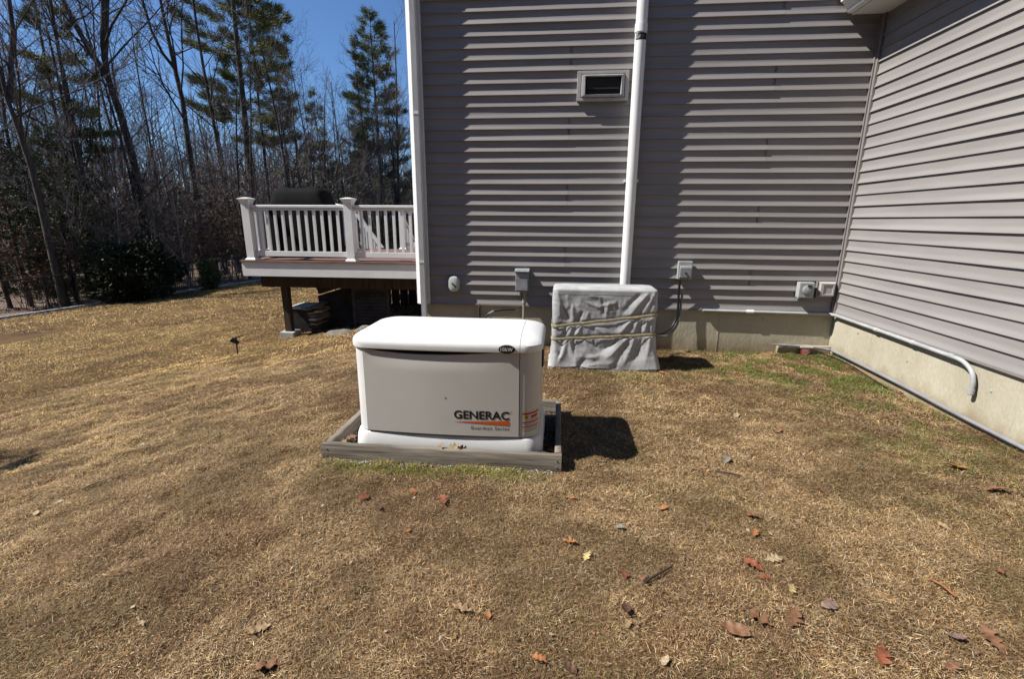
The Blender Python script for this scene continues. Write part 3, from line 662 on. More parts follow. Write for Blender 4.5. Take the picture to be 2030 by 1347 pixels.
for nm, z0_, sl_ in (('strap', .52, .14), ('strap', .355, .075)):
    st = MB()
    def spt(i, j, z0_=z0_, sl_=sl_):
        u = i/NU; p0 = ac_surface(u, .5); zc = z0_+sl_*(p0.x-AX)+(.0025*math.sin(i*.25)); return tuple(ac_surface(u, zc+(j/3-.5)*.033, .007+(.003 if j in (1, 2) else 0), True))
    st.grid(NU, 4, spt, True); lp(st, nm, M['strap'], ac, sm=60)
lp(MB().box(AX-.40, AX+.40, AY-.15, AY+.15, .06, .78), 'housing', M['galv'], ac)
lp(MB().box(AX-.55, AX+.55, AY-.22, AY+.26, -.06, .035), 'pad', M['concrete_grey'], ac, bevel=.01)
sq = MB()     # hem edge seam at the top of the front panel
def hemseam(i, j): 
    u = i/NU; return tuple(ac_surface(u, AH-.052+.006*j, .0022))
sq.grid(NU, 2, hemseam, True); lp(sq, 'seam', M['cover'], ac, sm=60)

# ------------------------------------------------------------------ solar light stake
sx, sy = -4.97, 6.79
SGS = .86
sg = thing('solar_light', 'black solar spotlight on a stake in the side lawn', 'garden light', (sx, sy, gzf(sx, sy)))
g0 = gzf(sx, sy)
lp(MB().tube([(sx, sy, g0-.08), (sx, sy, g0+.23)], [.011, .013], 8), 'stake', M['black'], sg)
Ms = Matrix.Translation((sx+.02, sy, g0+.315)) @ Matrix.Rotation(R(-14), 4, 'Y')
lp(MB().box(-.085, .085, -.06, .06, -.008, .008, Ms), 'solar_panel', M['black'], sg, bevel=.004)
lp(MB().tube([(sx+.06, sy-.02, g0+.22), (sx-.02, sy-.04, g0+.265), (sx-.055, sy-.05, g0+.285)], [.034, .040, .043], 12), 'lamp_head', M['black'], sg, sm=50)
lp(MB().tube([(sx-.056, sy-.05, g0+.286), (sx-.062, sy-.052, g0+.289)], .036, 12), 'lens', M['white_pvc'], sg)
lp(MB().tube([(sx, sy, g0+.22), (sx+.01, sy, g0+.31)], .012, 8), 'bracket', M['black'], sg)
sg.scale = (SGS, SGS, SGS)

# ------------------------------------------------------------------ deck
DY, DZ, DX0, DX1, DYB = 7.70, .800, -5.34, HL-.03, 11.2
deck = thing('deck', 'raised deck with white railing and reddish boards beside the house', 'deck', (DX0, DY, 0))
nb = 24; bw = (DYB-DY)/nb
for i in range(nb):
    o = lp(MB().box(DX0-.02, DX1, DY-.02+i*bw, DY-.02+i*bw+bw-.006, DZ-.027, DZ), 'deck_board', M['deck_board'], deck)
lp(MB().box(DX0, DX1, DY+.002, DY+.03, DZ-.262, DZ-.028), 'fascia', M['white_vinyl'], deck)
lp(MB().box(DX0, DX0+.028, DY+.031, DYB, DZ-.262, DZ-.028), 'fascia', M['white_vinyl'], deck)
for i in range(8): 
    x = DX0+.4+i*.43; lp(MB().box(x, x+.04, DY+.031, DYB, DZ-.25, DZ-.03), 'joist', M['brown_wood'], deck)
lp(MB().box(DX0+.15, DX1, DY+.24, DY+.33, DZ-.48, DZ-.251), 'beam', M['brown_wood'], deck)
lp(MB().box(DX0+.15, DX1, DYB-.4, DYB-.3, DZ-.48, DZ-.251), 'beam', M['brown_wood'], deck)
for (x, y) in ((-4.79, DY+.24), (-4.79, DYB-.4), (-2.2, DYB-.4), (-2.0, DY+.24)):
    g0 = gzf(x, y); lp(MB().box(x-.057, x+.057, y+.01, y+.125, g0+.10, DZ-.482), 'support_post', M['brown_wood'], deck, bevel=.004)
    lp(MB().box(x-.13, x+.13, y-.06, y+.20, g0-.4, g0+.10), 'footing', M['concrete_grey'], deck, bevel=.01)
def rail_post(x, y, z0=DZ, h=1.02):
    w = .066
    po = lp(MB().box(x-w, x+w, y-w, y+w, z0+.001, z0+h-.05), 'rail_post', M['white_vinyl'], deck, bevel=.004)
    cp = MB().loft([[(x+sx_*a, y+sy_*a, z) for sx_, sy_ in ((-1, -1), (1, -1), (1, 1), (-1, 1))] for a, z in ((.068, z0+h-.095), (.072, z0+h-.08), (.085, z0+h-.045), (.098, z0+h-.028), (.098, z0+h-.012), (.03, z0+h+.004))])
    cp.build('post_cap', M['white_vinyl'], po); 
    sk = MB().loft([[(x+sx_*a, y+sy_*a, z) for sx_, sy_ in ((-1, -1), (1, -1), (1, 1), (-1, 1))] for a, z in ((.088, z0+.0015), (.088, z0+.018), (.0665, z0+.042))])
    sk.build('post_skirt', M['white_vinyl'], po)
def rail(a, b, zt=.905, zb_=.10, n=None):
    (xa, ya), (xb, yb) = a, b; L_ = math.hypot(xb-xa, yb-ya); ux, uy = (xb-xa)/L_, (yb-ya)/L_
    Mr = Matrix(((ux, -uy, 0, xa), (uy, ux, 0, ya), (0, 0, 1, DZ), (0, 0, 0, 1)))
    prof = [(-.02, zt-.085), (.02, zt-.085), (.02, zt-.045), (.044, zt-.035), (.044, zt-.006), (.036, zt), (-.036, zt), (-.044, zt-.006), (-.044, zt-.035), (-.02, zt-.045)]
    lp(MB().loft([[Mr @ Vector((t, q[0], q[1])) for q in prof] for t in (.066, L_-.066)]), 'top_rail', M['white_vinyl'], deck)
    lp(MB().box(.066, L_-.066, -.024, .024, zb_-.03, zb_+.055, Mr), 'bottom_rail', M['white_vinyl'], deck, bevel=.004)
    n = n or round((L_-.13)/.138)-1
    for i in range(n):
        t = .066+(L_-.132)*(i+1)/(n+1)
        lp(MB().box(t-.019, t+.019, -.019, .019, zb_+.0555, zt-.086, Mr), 'baluster', M['white_vinyl'], deck)
FY = DY+.075
for x in (-5.17, -3.42, -1.80): rail_post(x, FY)
rail((-5.17, FY), (-3.42, FY)); rail((-3.42, FY), (-1.80, FY))
rail_post(-5.17, 9.35); rail((-5.17, FY), (-5.17, 9.35)); rail_post(-5.17, 11.1); rail((-5.17, 9.35), (-5.17, 11.1))
for x in (-4.80, -3.62, -2.4): rail_post(x, 11.1, h=.96)
rail((-3.62, 11.1), (-2.4, 11.1)); rail((-5.17, 11.1), (-4.80, 11.1), n=2)
# stair flight dropping away on the far side with sloping handrails
for x in (-4.72, -3.68):
    st = MB(); a, b = Vector((x, 11.16, DZ+.86)), Vector((x, 12.75, DZ-.28))
    for k, w in ((0, .045), (-.72, .03)):
        st.add([a+Vector((sx_*.022, 0, k+dz)) for sx_ in (-1, 1) for dz in (-w, w)]+[b+Vector((sx_*.022, 0, k+dz)) for sx_ in (-1, 1) for dz in (-w, w)], [(0, 1, 3, 2), (4, 6, 7, 5), (0, 2, 6, 4), (1, 5, 7, 3), (0, 4, 5, 1), (2, 3, 7, 6)])
    lp(st, 'stair_rail', M['white_vinyl'], deck)
    for i in range(1, 10):
        p = a.lerp(b, i/10); lp(MB().box(p.x-.018, p.x+.018, p.y-.018, p.y+.018, p.z-.70, p.z-.03), 'baluster', M['white_vinyl'], deck)
for i in range(7): lp(MB().box(-4.72, -3.68, 11.22+i*.26, 11.50+i*.26, DZ-.19*(i+1)-.03, DZ-.19*(i+1)), 'stair_tread', M['deck_board'], deck)
# sloping white rail across the deck corner towards the house
st = MB(); a, b = Vector((-4.66, 10.98, DZ+.80)), Vector((-4.10, 10.98, DZ+.04))
st.add([a+Vector((dx_, s_*.02, 0)) for dx_ in (-.05, .05) for s_ in (-1, 1)]+[b+Vector((dx_, s_*.02, 0)) for dx_ in (-.05, .05) for s_ in (-1, 1)], [(0, 1, 3, 2), (4, 6, 7, 5), (0, 2, 6, 4), (1, 5, 7, 3), (0, 4, 5, 1), (2, 3, 7, 6)])
lp(st, 'stair_rail', M['white_vinyl'], deck)

# covered grill on the deck
gr = thing('covered_grill', 'barbecue grill under a black cover on the deck behind the railing', 'grill', (-4.68, 8.65, DZ))
def grill_ring(z, hx, hy, cxo=0): return [(-4.68+cxo+hx*math.copysign(abs(math.cos(t))**.35, math.cos(t))*(1+.02*math.sin(5*t+z*7)), 8.65+hy*math.copysign(abs(math.sin(t))**.35, math.sin(t)), z) for t in [2*math.pi*i/40 for i in range(40)]]
lp(MB().loft([grill_ring(DZ+.03, .66, .33), grill_ring(DZ+.4, .67, .32), grill_ring(DZ+.78, .66, .31), grill_ring(DZ+.90, .62, .30), grill_ring(DZ+.96, .52, .29, .01), grill_ring(DZ+1.12, .47, .26, .02), grill_ring(DZ+1.20, .42, .20, .02), grill_ring(DZ+1.215, .34, .12, .02)]), 'cover', M['grill_cover'], gr, sm=50)
for sx_ in (-1, 1): lp(MB().tube([(-4.68+.55*sx_, 8.42, DZ+.06), (-4.68+.55*sx_, 8.38, DZ+.06)], .055, 14), 'wheel', M['black'], gr)

# stored things under the deck
def plank(c, L_, w, h, rz, ry, name, label, m, group, cat='board'):
    o = MB().box(-L_/2, L_/2, -w/2, w/2, -h/2, h/2).build(name, m, None, bevel=.004); o.location = c; o.rotation_euler = (0, R(ry), R(rz)); return tag(o, label, cat, group)
bl = [((-4.33, 8.30, -.035), 'topmost board of the loose lumber stack under the deck', 6, -3), ((-4.38, 8.22, -.085), 'second board down in the loose lumber stack under the deck', -9, 2), ((-4.28, 8.36, -.125), 'third board down in the loose lumber stack under the deck', 14, 0),
      ((-4.36, 8.26, -.165), 'fourth board down in the loose lumber stack under the deck', 2, 1), ((-4.32, 8.32, -.21), 'fifth board down in the loose lumber stack under the deck', -5, 0), ((-4.30, 8.28, -.255), 'sixth board down in the loose lumber stack under the deck', 4, 0),
      ((-4.34, 8.30, -.30), 'seventh board down in the loose lumber stack under the deck', -2, 0), ((-4.31, 8.27, -.345), 'lowest board of the loose lumber stack under the deck', 3, 0)]
for i, (c, lab, rz, ry) in enumerate(bl): plank(c, .46+.1*(i % 3), .14, .034, rz+82, ry*2, 'lumber_board', lab, M['old_wood'], 'lumber stacked under the deck')
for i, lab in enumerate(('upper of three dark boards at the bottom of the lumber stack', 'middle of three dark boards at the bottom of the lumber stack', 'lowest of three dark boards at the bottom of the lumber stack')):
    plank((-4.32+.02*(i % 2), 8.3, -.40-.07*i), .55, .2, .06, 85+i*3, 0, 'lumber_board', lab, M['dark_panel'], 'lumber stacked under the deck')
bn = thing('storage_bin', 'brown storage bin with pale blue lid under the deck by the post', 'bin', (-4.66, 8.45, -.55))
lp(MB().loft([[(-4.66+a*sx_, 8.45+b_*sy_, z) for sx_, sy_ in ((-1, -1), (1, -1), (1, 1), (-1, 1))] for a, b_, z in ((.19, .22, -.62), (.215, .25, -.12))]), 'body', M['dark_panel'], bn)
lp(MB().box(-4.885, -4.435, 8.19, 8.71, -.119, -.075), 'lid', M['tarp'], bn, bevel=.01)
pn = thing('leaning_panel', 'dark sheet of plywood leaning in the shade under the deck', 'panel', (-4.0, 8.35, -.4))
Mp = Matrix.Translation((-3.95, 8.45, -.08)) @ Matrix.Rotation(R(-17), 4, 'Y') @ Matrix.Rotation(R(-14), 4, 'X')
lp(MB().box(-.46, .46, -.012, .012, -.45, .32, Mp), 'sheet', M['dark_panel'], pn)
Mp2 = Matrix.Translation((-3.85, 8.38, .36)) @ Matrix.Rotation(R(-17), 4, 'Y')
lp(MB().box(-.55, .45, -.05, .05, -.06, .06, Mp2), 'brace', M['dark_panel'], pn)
sh = thing('louvered_shutter', 'dark louvered shutter leaning against things under the deck', 'shutter', (-3.25, 8.1, -.35))
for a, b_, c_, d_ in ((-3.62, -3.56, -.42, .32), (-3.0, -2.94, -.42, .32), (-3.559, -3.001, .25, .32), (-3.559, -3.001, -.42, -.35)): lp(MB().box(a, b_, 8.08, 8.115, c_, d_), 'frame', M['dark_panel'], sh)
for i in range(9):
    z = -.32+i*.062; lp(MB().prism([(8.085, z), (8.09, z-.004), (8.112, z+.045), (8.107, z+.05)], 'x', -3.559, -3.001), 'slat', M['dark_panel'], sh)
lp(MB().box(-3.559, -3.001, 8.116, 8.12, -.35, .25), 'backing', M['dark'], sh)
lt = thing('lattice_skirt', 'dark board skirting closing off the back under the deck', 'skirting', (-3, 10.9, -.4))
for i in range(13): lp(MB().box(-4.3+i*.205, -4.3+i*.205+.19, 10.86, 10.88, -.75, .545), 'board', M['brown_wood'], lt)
def stone(x, y, r, lab):
    bm = bmesh.new(); bmesh.ops.create_icosphere(bm, subdivisions=3, radius=1)
    for v in bm.verts:
        f = 1+.22*mnoise.noise(v.co*1.3+Vector((x*7, y*5, 0)))+.06*mnoise.noise(v.co*4); v.co = Vector((v.co.x*r[0], v.co.y*r[1], v.co.z*r[2]))*f
    for f in bm.faces: f.smooth = True
    me = bpy.data.meshes.new('stone'); bm.to_mesh(me); bm.free(); me.materials.append(M['stone'])
    o = link('stone', me); o.location = (x, y, gzf(x, y)-.035); tag(o, lab, 'stone', 'stones at the edge of the deck shade')
stone(-3.62, 7.55, (.26, .16, .11), 'larger flat grey stone at the edge of the deck shade')
stone(-3.22, 7.62, (.18, .13, .12), 'smaller pale stone half hidden behind the generator lid')

# ------------------------------------------------------------------ edging and chain-link fence
ed = thing('lawn_edging', 'pale stone edging along the far side of the lawn at the fence', 'edging', (FA[0], FA[1], gzf(*FA)))
FL = np.linalg.norm(FB-FA); npc = 13
for i in range(npc):
    a = FA+FD*(FL*i/npc+.01)-FN*.05; b = FA+FD*(FL*(i+1)/npc-.01)-FN*.05; ha, hb = gzf(*a)+.07, gzf(*b)+.07
    w = FN*.11
    vs = [(*a, ha-.4), (*(a-w), ha-.4), (*(a-w), ha), (*a, ha), (*b, hb-.4), (*(b-w), hb-.4), (*(b-w), hb), (*b, hb)]
    lp(MB().add(vs, [(0, 1, 2, 3), (4, 7, 6, 5), (0, 4, 5, 1), (1, 5, 6, 2), (2, 6, 7, 3), (3, 7, 4, 0)]), 'edging_piece', M['edging'], ed)
fc = thing('chain_link_fence', 'black chain-link fence between the lawn and the woods', 'fence', (FA[0], FA[1], gzf(*FA)))
FH = 1.06
def fpos(s, z, off=.15): p = FA+FD*s+FN*off; return (p[0], p[1], gzf(p[0], p[1])+z)
npst = 9
for i in range(npst+1):
    s = FL*i/npst; lp(MB().tube([fpos(s, -.3), fpos(s, FH+.03)], .028, 8), 'post', M['fence_black'], fc)
lp(MB().tube([fpos(FL*i/30, FH) for i in range(31)], .021, 6), 'top_rail', M['fence_black'], fc)
mesh_ = MB(); sp = .085; n = int(FL/sp)
for i in range(-int(FH/sp), n):
    for sgn in (1, -1):
        s0 = i*sp; s1 = s0+FH
        a, b = (s0, s1) if sgn > 0 else (s1, s0); za, zb_ = .03, FH
        if min(a, b) < 0 or max(a, b) > FL: continue
        mesh_.tube([fpos(a, za), fpos(b, zb_)], .0034, 3, False)
o = lp(mesh_, 'wire_mesh', M['fence_black'], fc, recalc=False)

# ------------------------------------------------------------------ trees
def rv(s): return Vector((random.uniform(-s, s), random.uniform(-s, s), random.uniform(-s, s)))
def limb(mb, p, d, L_, r, n, sides, trop, wob, taper=.25):
    pts = [p.copy()]; d = d.normalized(); q = p.copy()
    for i in range(n):
        d = (d+rv(wob)+Vector((0, 0, trop))).normalized(); q = q+d*(L_/n); pts.append(q.copy())
    mb.tube(pts, [r*(1-(1-taper)*i/n) for i in range(n+1)], sides, False); return pts, d
def ramify(tr, tw, p, d, L_, r, depth):
    """recursive bare branch; thick wood goes to tr, fine twigs to tw"""
    mb = tr if depth <= 1 else tw
    pts, dd = limb(mb, p, d, L_, r, 4 if depth < 3 else 3, {1: 5, 2: 4, 3: 3}[depth], .05, .16 if depth < 3 else .2, .3)
    if depth == 3: return
    k = {1: 6, 2: 4}[depth]
    for i in range(k):
        t = .25+.75*(i+random.random())/k; j = min(int(t*(len(pts)-1)), len(pts)-2); q = pts[j].lerp(pts[j+1], t*(len(pts)-1)-j)
        ax = (pts[j+1]-pts[j]).normalized(); side = ax.cross(rv(1)).normalized()
        nd = (ax*.8+side*random.uniform(.5, .9)+Vector((0, 0, .15))).normalized()
        ramify(tr, tw, q, nd, L_*random.uniform(.42, .62), max(r*.45, .006), depth+1)
def bare_tree(H, r, first=.35, nl=14, forks=(), lean=0, up_=.75, poly=None, topscale=1.0):
    tr, tw = MB(), MB()
    if poly is None:
        pts = [Vector((0, 0, -.4))]; d = Vector((lean*random.uniform(-1, 1), lean*random.uniform(-1, 1), 1)); q = pts[0].copy()
        for i in range(10): d = (d+rv(.045)).normalized(); d.z = max(d.z, .9); q = q+d*((H+.4)/10); pts.append(q.copy())
    else: pts = [Vector(p) for p in poly]
    m = len(pts); rad = [r*(1.25 if i == 0 else 1)*(1-.82*i/(m-1)) for i in range(m)]
    tr.tube(pts, rad, 8, False)
    for i in range(nl):
        t = first+(1-first)*(i+random.random()*.8)/nl; f = t*(m-1); j = min(int(f), m-2); q = pts[j].lerp(pts[j+1], f-j)
        a = random.uniform(0, 6.28); nd = Vector((math.cos(a), math.sin(a), up_+random.uniform(-.3, .5))).normalized()
        rr = rad[j]*random.uniform(.28, .5); L_ = H*(.30*(1.15-t)+.05)*random.uniform(.7, 1.2)*topscale
        ramify(tr, tw, q, nd, L_, rr, 1)
    for (fp_, fr, fl) in forks:
        fpv = [Vector(p) for p in fp_]; tr.tube(fpv, [fr*(1-.5*i/(len(fpv)-1)) for i in range(len(fpv))], 7, False)
        for i in range(fl):
            t = .25+.75*i/fl; f = t*(len(fpv)-1); j = min(int(f), len(fpv)-2); q = fpv[j].lerp(fpv[j+1], f-j); a = random.uniform(0, 6.28)
            ramify(tr, tw, q, Vector((math.cos(a), math.sin(a), .8)).normalized(), random.uniform(1.4, 3.2), fr*.3, 1)
    return tr, tw
def place_bare(name, label, x, y, tr, tw, bark, group=None, cat='tree'):
    o = thing(name, label, cat, (x, y, gzf(x, y)), group)
    a = tr.build('trunk', bark, o, sm=60, recalc=False); b = tw.build('crown', M['twig'], o, recalc=False); return o
def rel(poly, x, y): 
    z = gzf(x, y); return [(p[0]-x, p[1]-y, p[2]-z) for p in poly]
# the individual trunks that stand out at the edge of the woods
TA = (-16.15, 17.76)
tr, tw = bare_tree(20, .17, .42, 15, poly=rel([(-16.1, 17.8, -1.7), (-16.15, 17.76, .54), (-16.12, 17.78, 2.07), (-16.15, 17.76, 3.72), (-16.24, 17.68, 5.11), (-16.37, 17.55, 6.35), (-16.35, 17.57, 7.41), (-16.17, 17.73, 8.88), (-16.1, 17.9, 12), (-16.0, 17.8, 15.5), (-16.1, 17.7, 19)], *TA),
    forks=[(rel([(-16.37, 17.55, 6.3), (-16.64, 17.3, 7.17), (-16.82, 17.12, 7.9), (-16.97, 16.98, 8.61), (-17.5, 16.4, 12), (-17.6, 16.2, 15)], *TA), .10, 8), (rel([(-16.36, 17.55, 7.0), (-16.22, 17.9, 8.9), (-15.7, 18.6, 12), (-15.5, 18.9, 16)], *TA), .10, 8)])
place_bare('bare_tree', 'tallest forked bare tree at the left edge of the woods', *TA, tr, tw, M['bark'])
TB = (-16.6, 21.29)
tr, tw = bare_tree(19, .15, .4, 14, poly=rel([(-16.6, 21.3, -1.7), (-16.6, 21.29, 1.07), (-16.56, 21.32, 2.63), (-16.58, 21.31, 4.36), (-16.55, 21.33, 6.43), (-16.65, 21.26, 7.8), (-16.71, 21.21, 9.12), (-16.75, 21.17, 10.23), (-16.9, 21.1, 14), (-16.8, 21, 18.5)], *TB),
    forks=[(rel([(-16.65, 21.26, 7.7), (-16.92, 21.05, 8.22), (-17.13, 20.88, 9.02), (-17.23, 20.79, 10.09), (-17.7, 20.4, 14)], *TB), .07, 7)])
place_bare('bare_tree', 'bare tree with a low left fork, just right of the tallest one', *TB, tr, tw, M['bark'])
TC = (-15.84, 13.78)
tr, tw = bare_tree(15, .115, .42, 12, poly=rel([(-15.8, 13.8, -1.7), (-15.84, 13.78, .72), (-15.84, 13.78, 1.93), (-15.86, 13.76, 2.95), (-15.92, 13.7, 3.93), (-15.98, 13.62, 4.8), (-15.99, 13.62, 5.58), (-16.3, 13.4, 8.5), (-16.2, 13.2, 13)], *TC),
    forks=[(rel([(-15.96, 13.66, 4.7), (-15.84, 13.81, 5.7), (-15.71, 13.97, 6.65), (-15.6, 14.2, 10), (-15.8, 14.3, 12)], *TC), .075, 7)])
place_bare('bare_tree', 'forked bare tree leaning out of the photo at its left edge', *TC, tr, tw, M['bark'])
for nm, (x, y), r, H, lab in (('D', (-17.27, 16.66), .10, 15, 'slim bare tree directly left of the tallest forked tree'), ('E', (-19.06, 17.69), .09, 14, 'thin bare tree under the left pine'), ('F', (-17.25, 24.55), .13, 17, 'straight bare tree just left of the tall twin pines'), ('G', (-10.7, 32.3), .13, 14, 'bare tree with a bent trunk beside the house corner board')):
    tr, tw = bare_tree(H, r, .3, 13, lean=.04); place_bare('bare_tree', lab, x, y, tr, tw, M['bark'])
for (x, y), H, lab in (((-15.25, 19.8), 6.5, 'pale slim birch leaning beside the deck end'), ((-15.05, 21.2), 6, 'thin pale birch touching the left end of the deck'), ((-15.75, 20.4), 7.5, 'second pale birch sapling left of the deck')):
    tr, tw = bare_tree(H, .04, .45, 7, lean=.10); place_bare('birch_sapling', lab, x, y, tr, tw, M['bark_pale'], 'pale saplings at the fence')

# conifers
def needles(P, Dn, n, L_, w, spread, r_):
    """P, Dn: arrays of tuft positions and directions -> triangles"""
    k = len(P); P = np.repeat(P, n, 0); Dn = np.repeat(Dn, n, 0); N_ = len(P)
    d = Dn+r_.normal(0, spread, (N_, 3)); d /= np.linalg.norm(d, axis=1, keepdims=True)
    s = np.cross(d, r_.normal(0, 1, (N_, 3))); s /= np.linalg.norm(s, axis=1, keepdims=True)+1e-9
    Ln = (L_*r_.uniform(.6, 1.25, N_))[:, None]; P = P+r_.normal(0, L_*.22, (N_, 3))
    v = np.empty((N_, 3, 3)); v[:, 0] = P-s*w/2; v[:, 1] = P+s*w/2; v[:, 2] = P+d*Ln
    return v.reshape(-1, 3)
def conifer(H, r, base, width, whorl, nbr, droop, seed, L_=.24, w=.034, per=10, power=.8, gaps=.12, dens=7):
    rr = np.random.default_rng(seed); random.seed(seed)
    tr = MB(); lean = rr.normal(0, .012, 2)
    tr.tube([(lean[0]*z, lean[1]*z, z) for z in np.linspace(-.5, H, 8)], [max(r*(1-.93*i/7), .012) for i in range(8)], 7, False)
    P, Dn = [], []
    z = base
    while z < H-.25:
        t = (z-base)/(H-base); reach = width*(1-t)**power*(.55+.45*min(1, t*5+.35))
        for k in range(nbr):
            if rr.random() < gaps: continue
            a = rr.uniform(0, 6.28); Lb = max(.25, reach*rr.uniform(.6, 1.15)); zz = z+rr.uniform(-.2, .2)
            d0 = np.array([math.cos(a), math.sin(a), 0]); n = max(3, int(Lb/.35))
            rise = (.30*(t) + .10 - droop); pts = []
            for i in range(n+1):
                u = i/n; pts.append(np.array([lean[0]*zz, lean[1]*zz, zz])+d0*Lb*u+np.array([0, 0, Lb*(rise*u+ (.10-.25*droop)*u*u)]))
            tr.tube([tuple(p) for p in pts], [max(.022*Lb/2*(1-.8*i/n), .006) for i in range(n+1)], 3, False)
            m = max(3, int(Lb*dens))
            for i in range(m):
                u = .28+.72*rr.random()**.7; f = u*n; j = min(int(f), n-1); p = pts[j]*(1-(f-j))+pts[j+1]*(f-j)
                sd = np.cross(d0, [0, 0, 1])*rr.normal(0, .22*Lb*(1.15-u)+.06); P.append(p+sd+[0, 0, rr.normal(.03, .05)])
                Dn.append(d0*.8+sd*.6/(np.linalg.norm(sd)+.1)+np.array([0, 0, .45-droop]))
        z += whorl*rr.uniform(.75, 1.25)
    P.append(np.array([lean[0]*H, lean[1]*H, H-.2])); Dn.append(np.array([0, 0, 1.]))
    v = needles(np.array(P), np.array(Dn), per, L_, w, .42, rr)
    return tr, v
CON = {}
def conifer_proto(key, *a, mat_='pine', **k):
    tr, v = conifer(*a, **k); tme = tr.build('trunk', M['bark'], None, sm=60, recalc=False); cme = npmesh('crown', v, [np.arange(len(v)).reshape(-1, 3)], M[mat_])
    CON[key] = (tme.data, cme.data); bpy.data.objects.remove(tme); bpy.data.objects.remove(cme)
def place_con(key, name, label, x, y, s=1, rz=0, group=None, sz=None, cat='tree'):
    o = thing(name, label, cat, (x, y, gzf(x, y)-.1), group, rz); o.scale = (s, s, sz or s)
    link('trunk', CON[key][0], o); link('crown', CON[key][1], o); return o
conifer_proto('tall', 22, .2, 8.2, 3.7, 1.05, 6, .0, seed=3, L_=.36, w=.034, per=24, gaps=.3, dens=10)
conifer_proto('tall2', 20, .17, 8.8, 3.4, 1.15, 5, .02, seed=5, L_=.36, w=.034, per=24, gaps=.3, dens=10)
conifer_proto('full', 16.4, .2, 4.2, 3.0, .5, 7, -.02, seed=9, L_=.34, w=.032, per=22, gaps=.24, dens=8, power=.62)
conifer_proto('small', 12, .11, 4.6, 1.9, .6, 5, .05, seed=12, L_=.32, w=.032, per=24, gaps=.2, dens=9)
conifer_proto('hem_a', 5.2, .06, .35, 1.7, .28, 6, .16, seed=21, mat_='hemlock', L_=.16, w=.035, per=9, gaps=.1, dens=8, power=.75)
conifer_proto('hem_b', 7.5, .08, .5, 1.9, .34, 6, .14, seed=22, mat_='hemlock', L_=.18, w=.04, per=9, gaps=.12, dens=8, power=.75)
place_con('hem_a', 'young_hemlock', 'small hemlock whose pointed shadow falls on the lawn at the left edge', -6.55, 2.02, .76, 1.1)
place_con('tall', 'pine_tree', 'tall pine, left trunk of the pair rising out of the picture', -18.06, 27.6, 1.0, .4)
place_con('tall2', 'pine_tree', 'tall pine, right trunk of the pair rising out of the picture', -19.6, 30.2, 1.05, 2.2)
place_con('tall2', 'pine_tree', 'pine with high layered boughs behind the twin pines', -17.8, 29.0, .84, 4.0)
place_con('full', 'pine_tree', 'full bushy pine beside the house corner board', -13.05, 35.7, 1.08, 1.0, sz=1.0)
place_con('tall2', 'pine_tree', 'open layered pine in the upper left corner', -18.0, 17.35, .62, 5.2)
place_con('small', 'pine_tree', 'narrow pine with a pointed top right of the twin pines', -19.7, 34.8, 1.36, .3)
place_con('small', 'pine_tree', 'thin pine between the twin pines and the bushy pine', -18.55, 37.7, 1.05, 2.7)
place_con('full', 'pine_tree', 'small pine low in the gap below the bushy pine', -15.6, 38.5, .62, 3.3)

# slender trees further in, too alike to tell apart
random.seed(40)
protos = []
for i in range(7):
    tr, tw = bare_tree(random.uniform(9, 13), random.uniform(.055, .095), .28, 12, lean=.05, up_=1.0)
    a = tr.build('trunk', M['bark'], None, sm=60, recalc=False); b = tw.build('crown', M['twig'], None, recalc=False)
    protos.append((a.data, b.data)); bpy.data.objects.remove(a); bpy.data.objects.remove(b)
def in_view_dir(px): 
    c = (px-1015)/950; d = fw+rt2*c+up2*.26; h = math.hypot(d.x, d.y); return d.x/h, d.y/h
GL = 'slender bare tree standing among many alike in the woods'
for i in range(62):
    px = random.uniform(-25, 830); dist = random.uniform(25, 46) if i > 22 else random.uniform(23, 29)
    ux, uy = in_view_dir(px); x, y = ux*dist, uy*dist
    if past_fence(x, y) < 1.0: x, y = x*1.25, y*1.25
    if past_fence(x, y) < .8 and y < 31: continue
    o = thing('slender_tree', GL, 'tree', (x, y, gzf(x, y)-.1), 'slender trees in the woods', random.uniform(0, 6.28)); k = random.uniform(.75, 1.15); o.scale = (k, k, k)
    a, b = random.choice(protos); link('trunk', a, o); link('crown', b, o)
sap = []
for i in range(5):
    tr, tw = bare_tree(random.uniform(4.5, 7), random.uniform(.022, .034), .22, 12, lean=.12, up_=1.1)
    a = tr.build('trunk', M['bark_pale' if i % 2 else 'twig'], None, sm=60, recalc=False); b = tw.build('crown', M['twig'], None, recalc=False)
    sap.append((a.data, b.data)); bpy.data.objects.remove(a); bpy.data.objects.remove(b)
for i in range(56):
    px = random.uniform(-10, 820); ux, uy = in_view_dir(px); dist = random.uniform(21.5, 30) if px < 480 else random.uniform(26, 36); x, y = ux*dist, uy*dist
    if past_fence(x, y) < .8 and y < 31: x, y = x*1.18, y*1.18
    o = thing('sapling', 'thin bare sapling in the brush along the edge of the woods', 'tree', (x, y, gzf(x, y)-.1), 'thin saplings at the edge of the woods', random.uniform(0, 6.28)); k = random.uniform(.75, 1.2); o.scale = (k, k, k)
    a, b = random.choice(sap); link('trunk', a, o); link('crown', b, o)
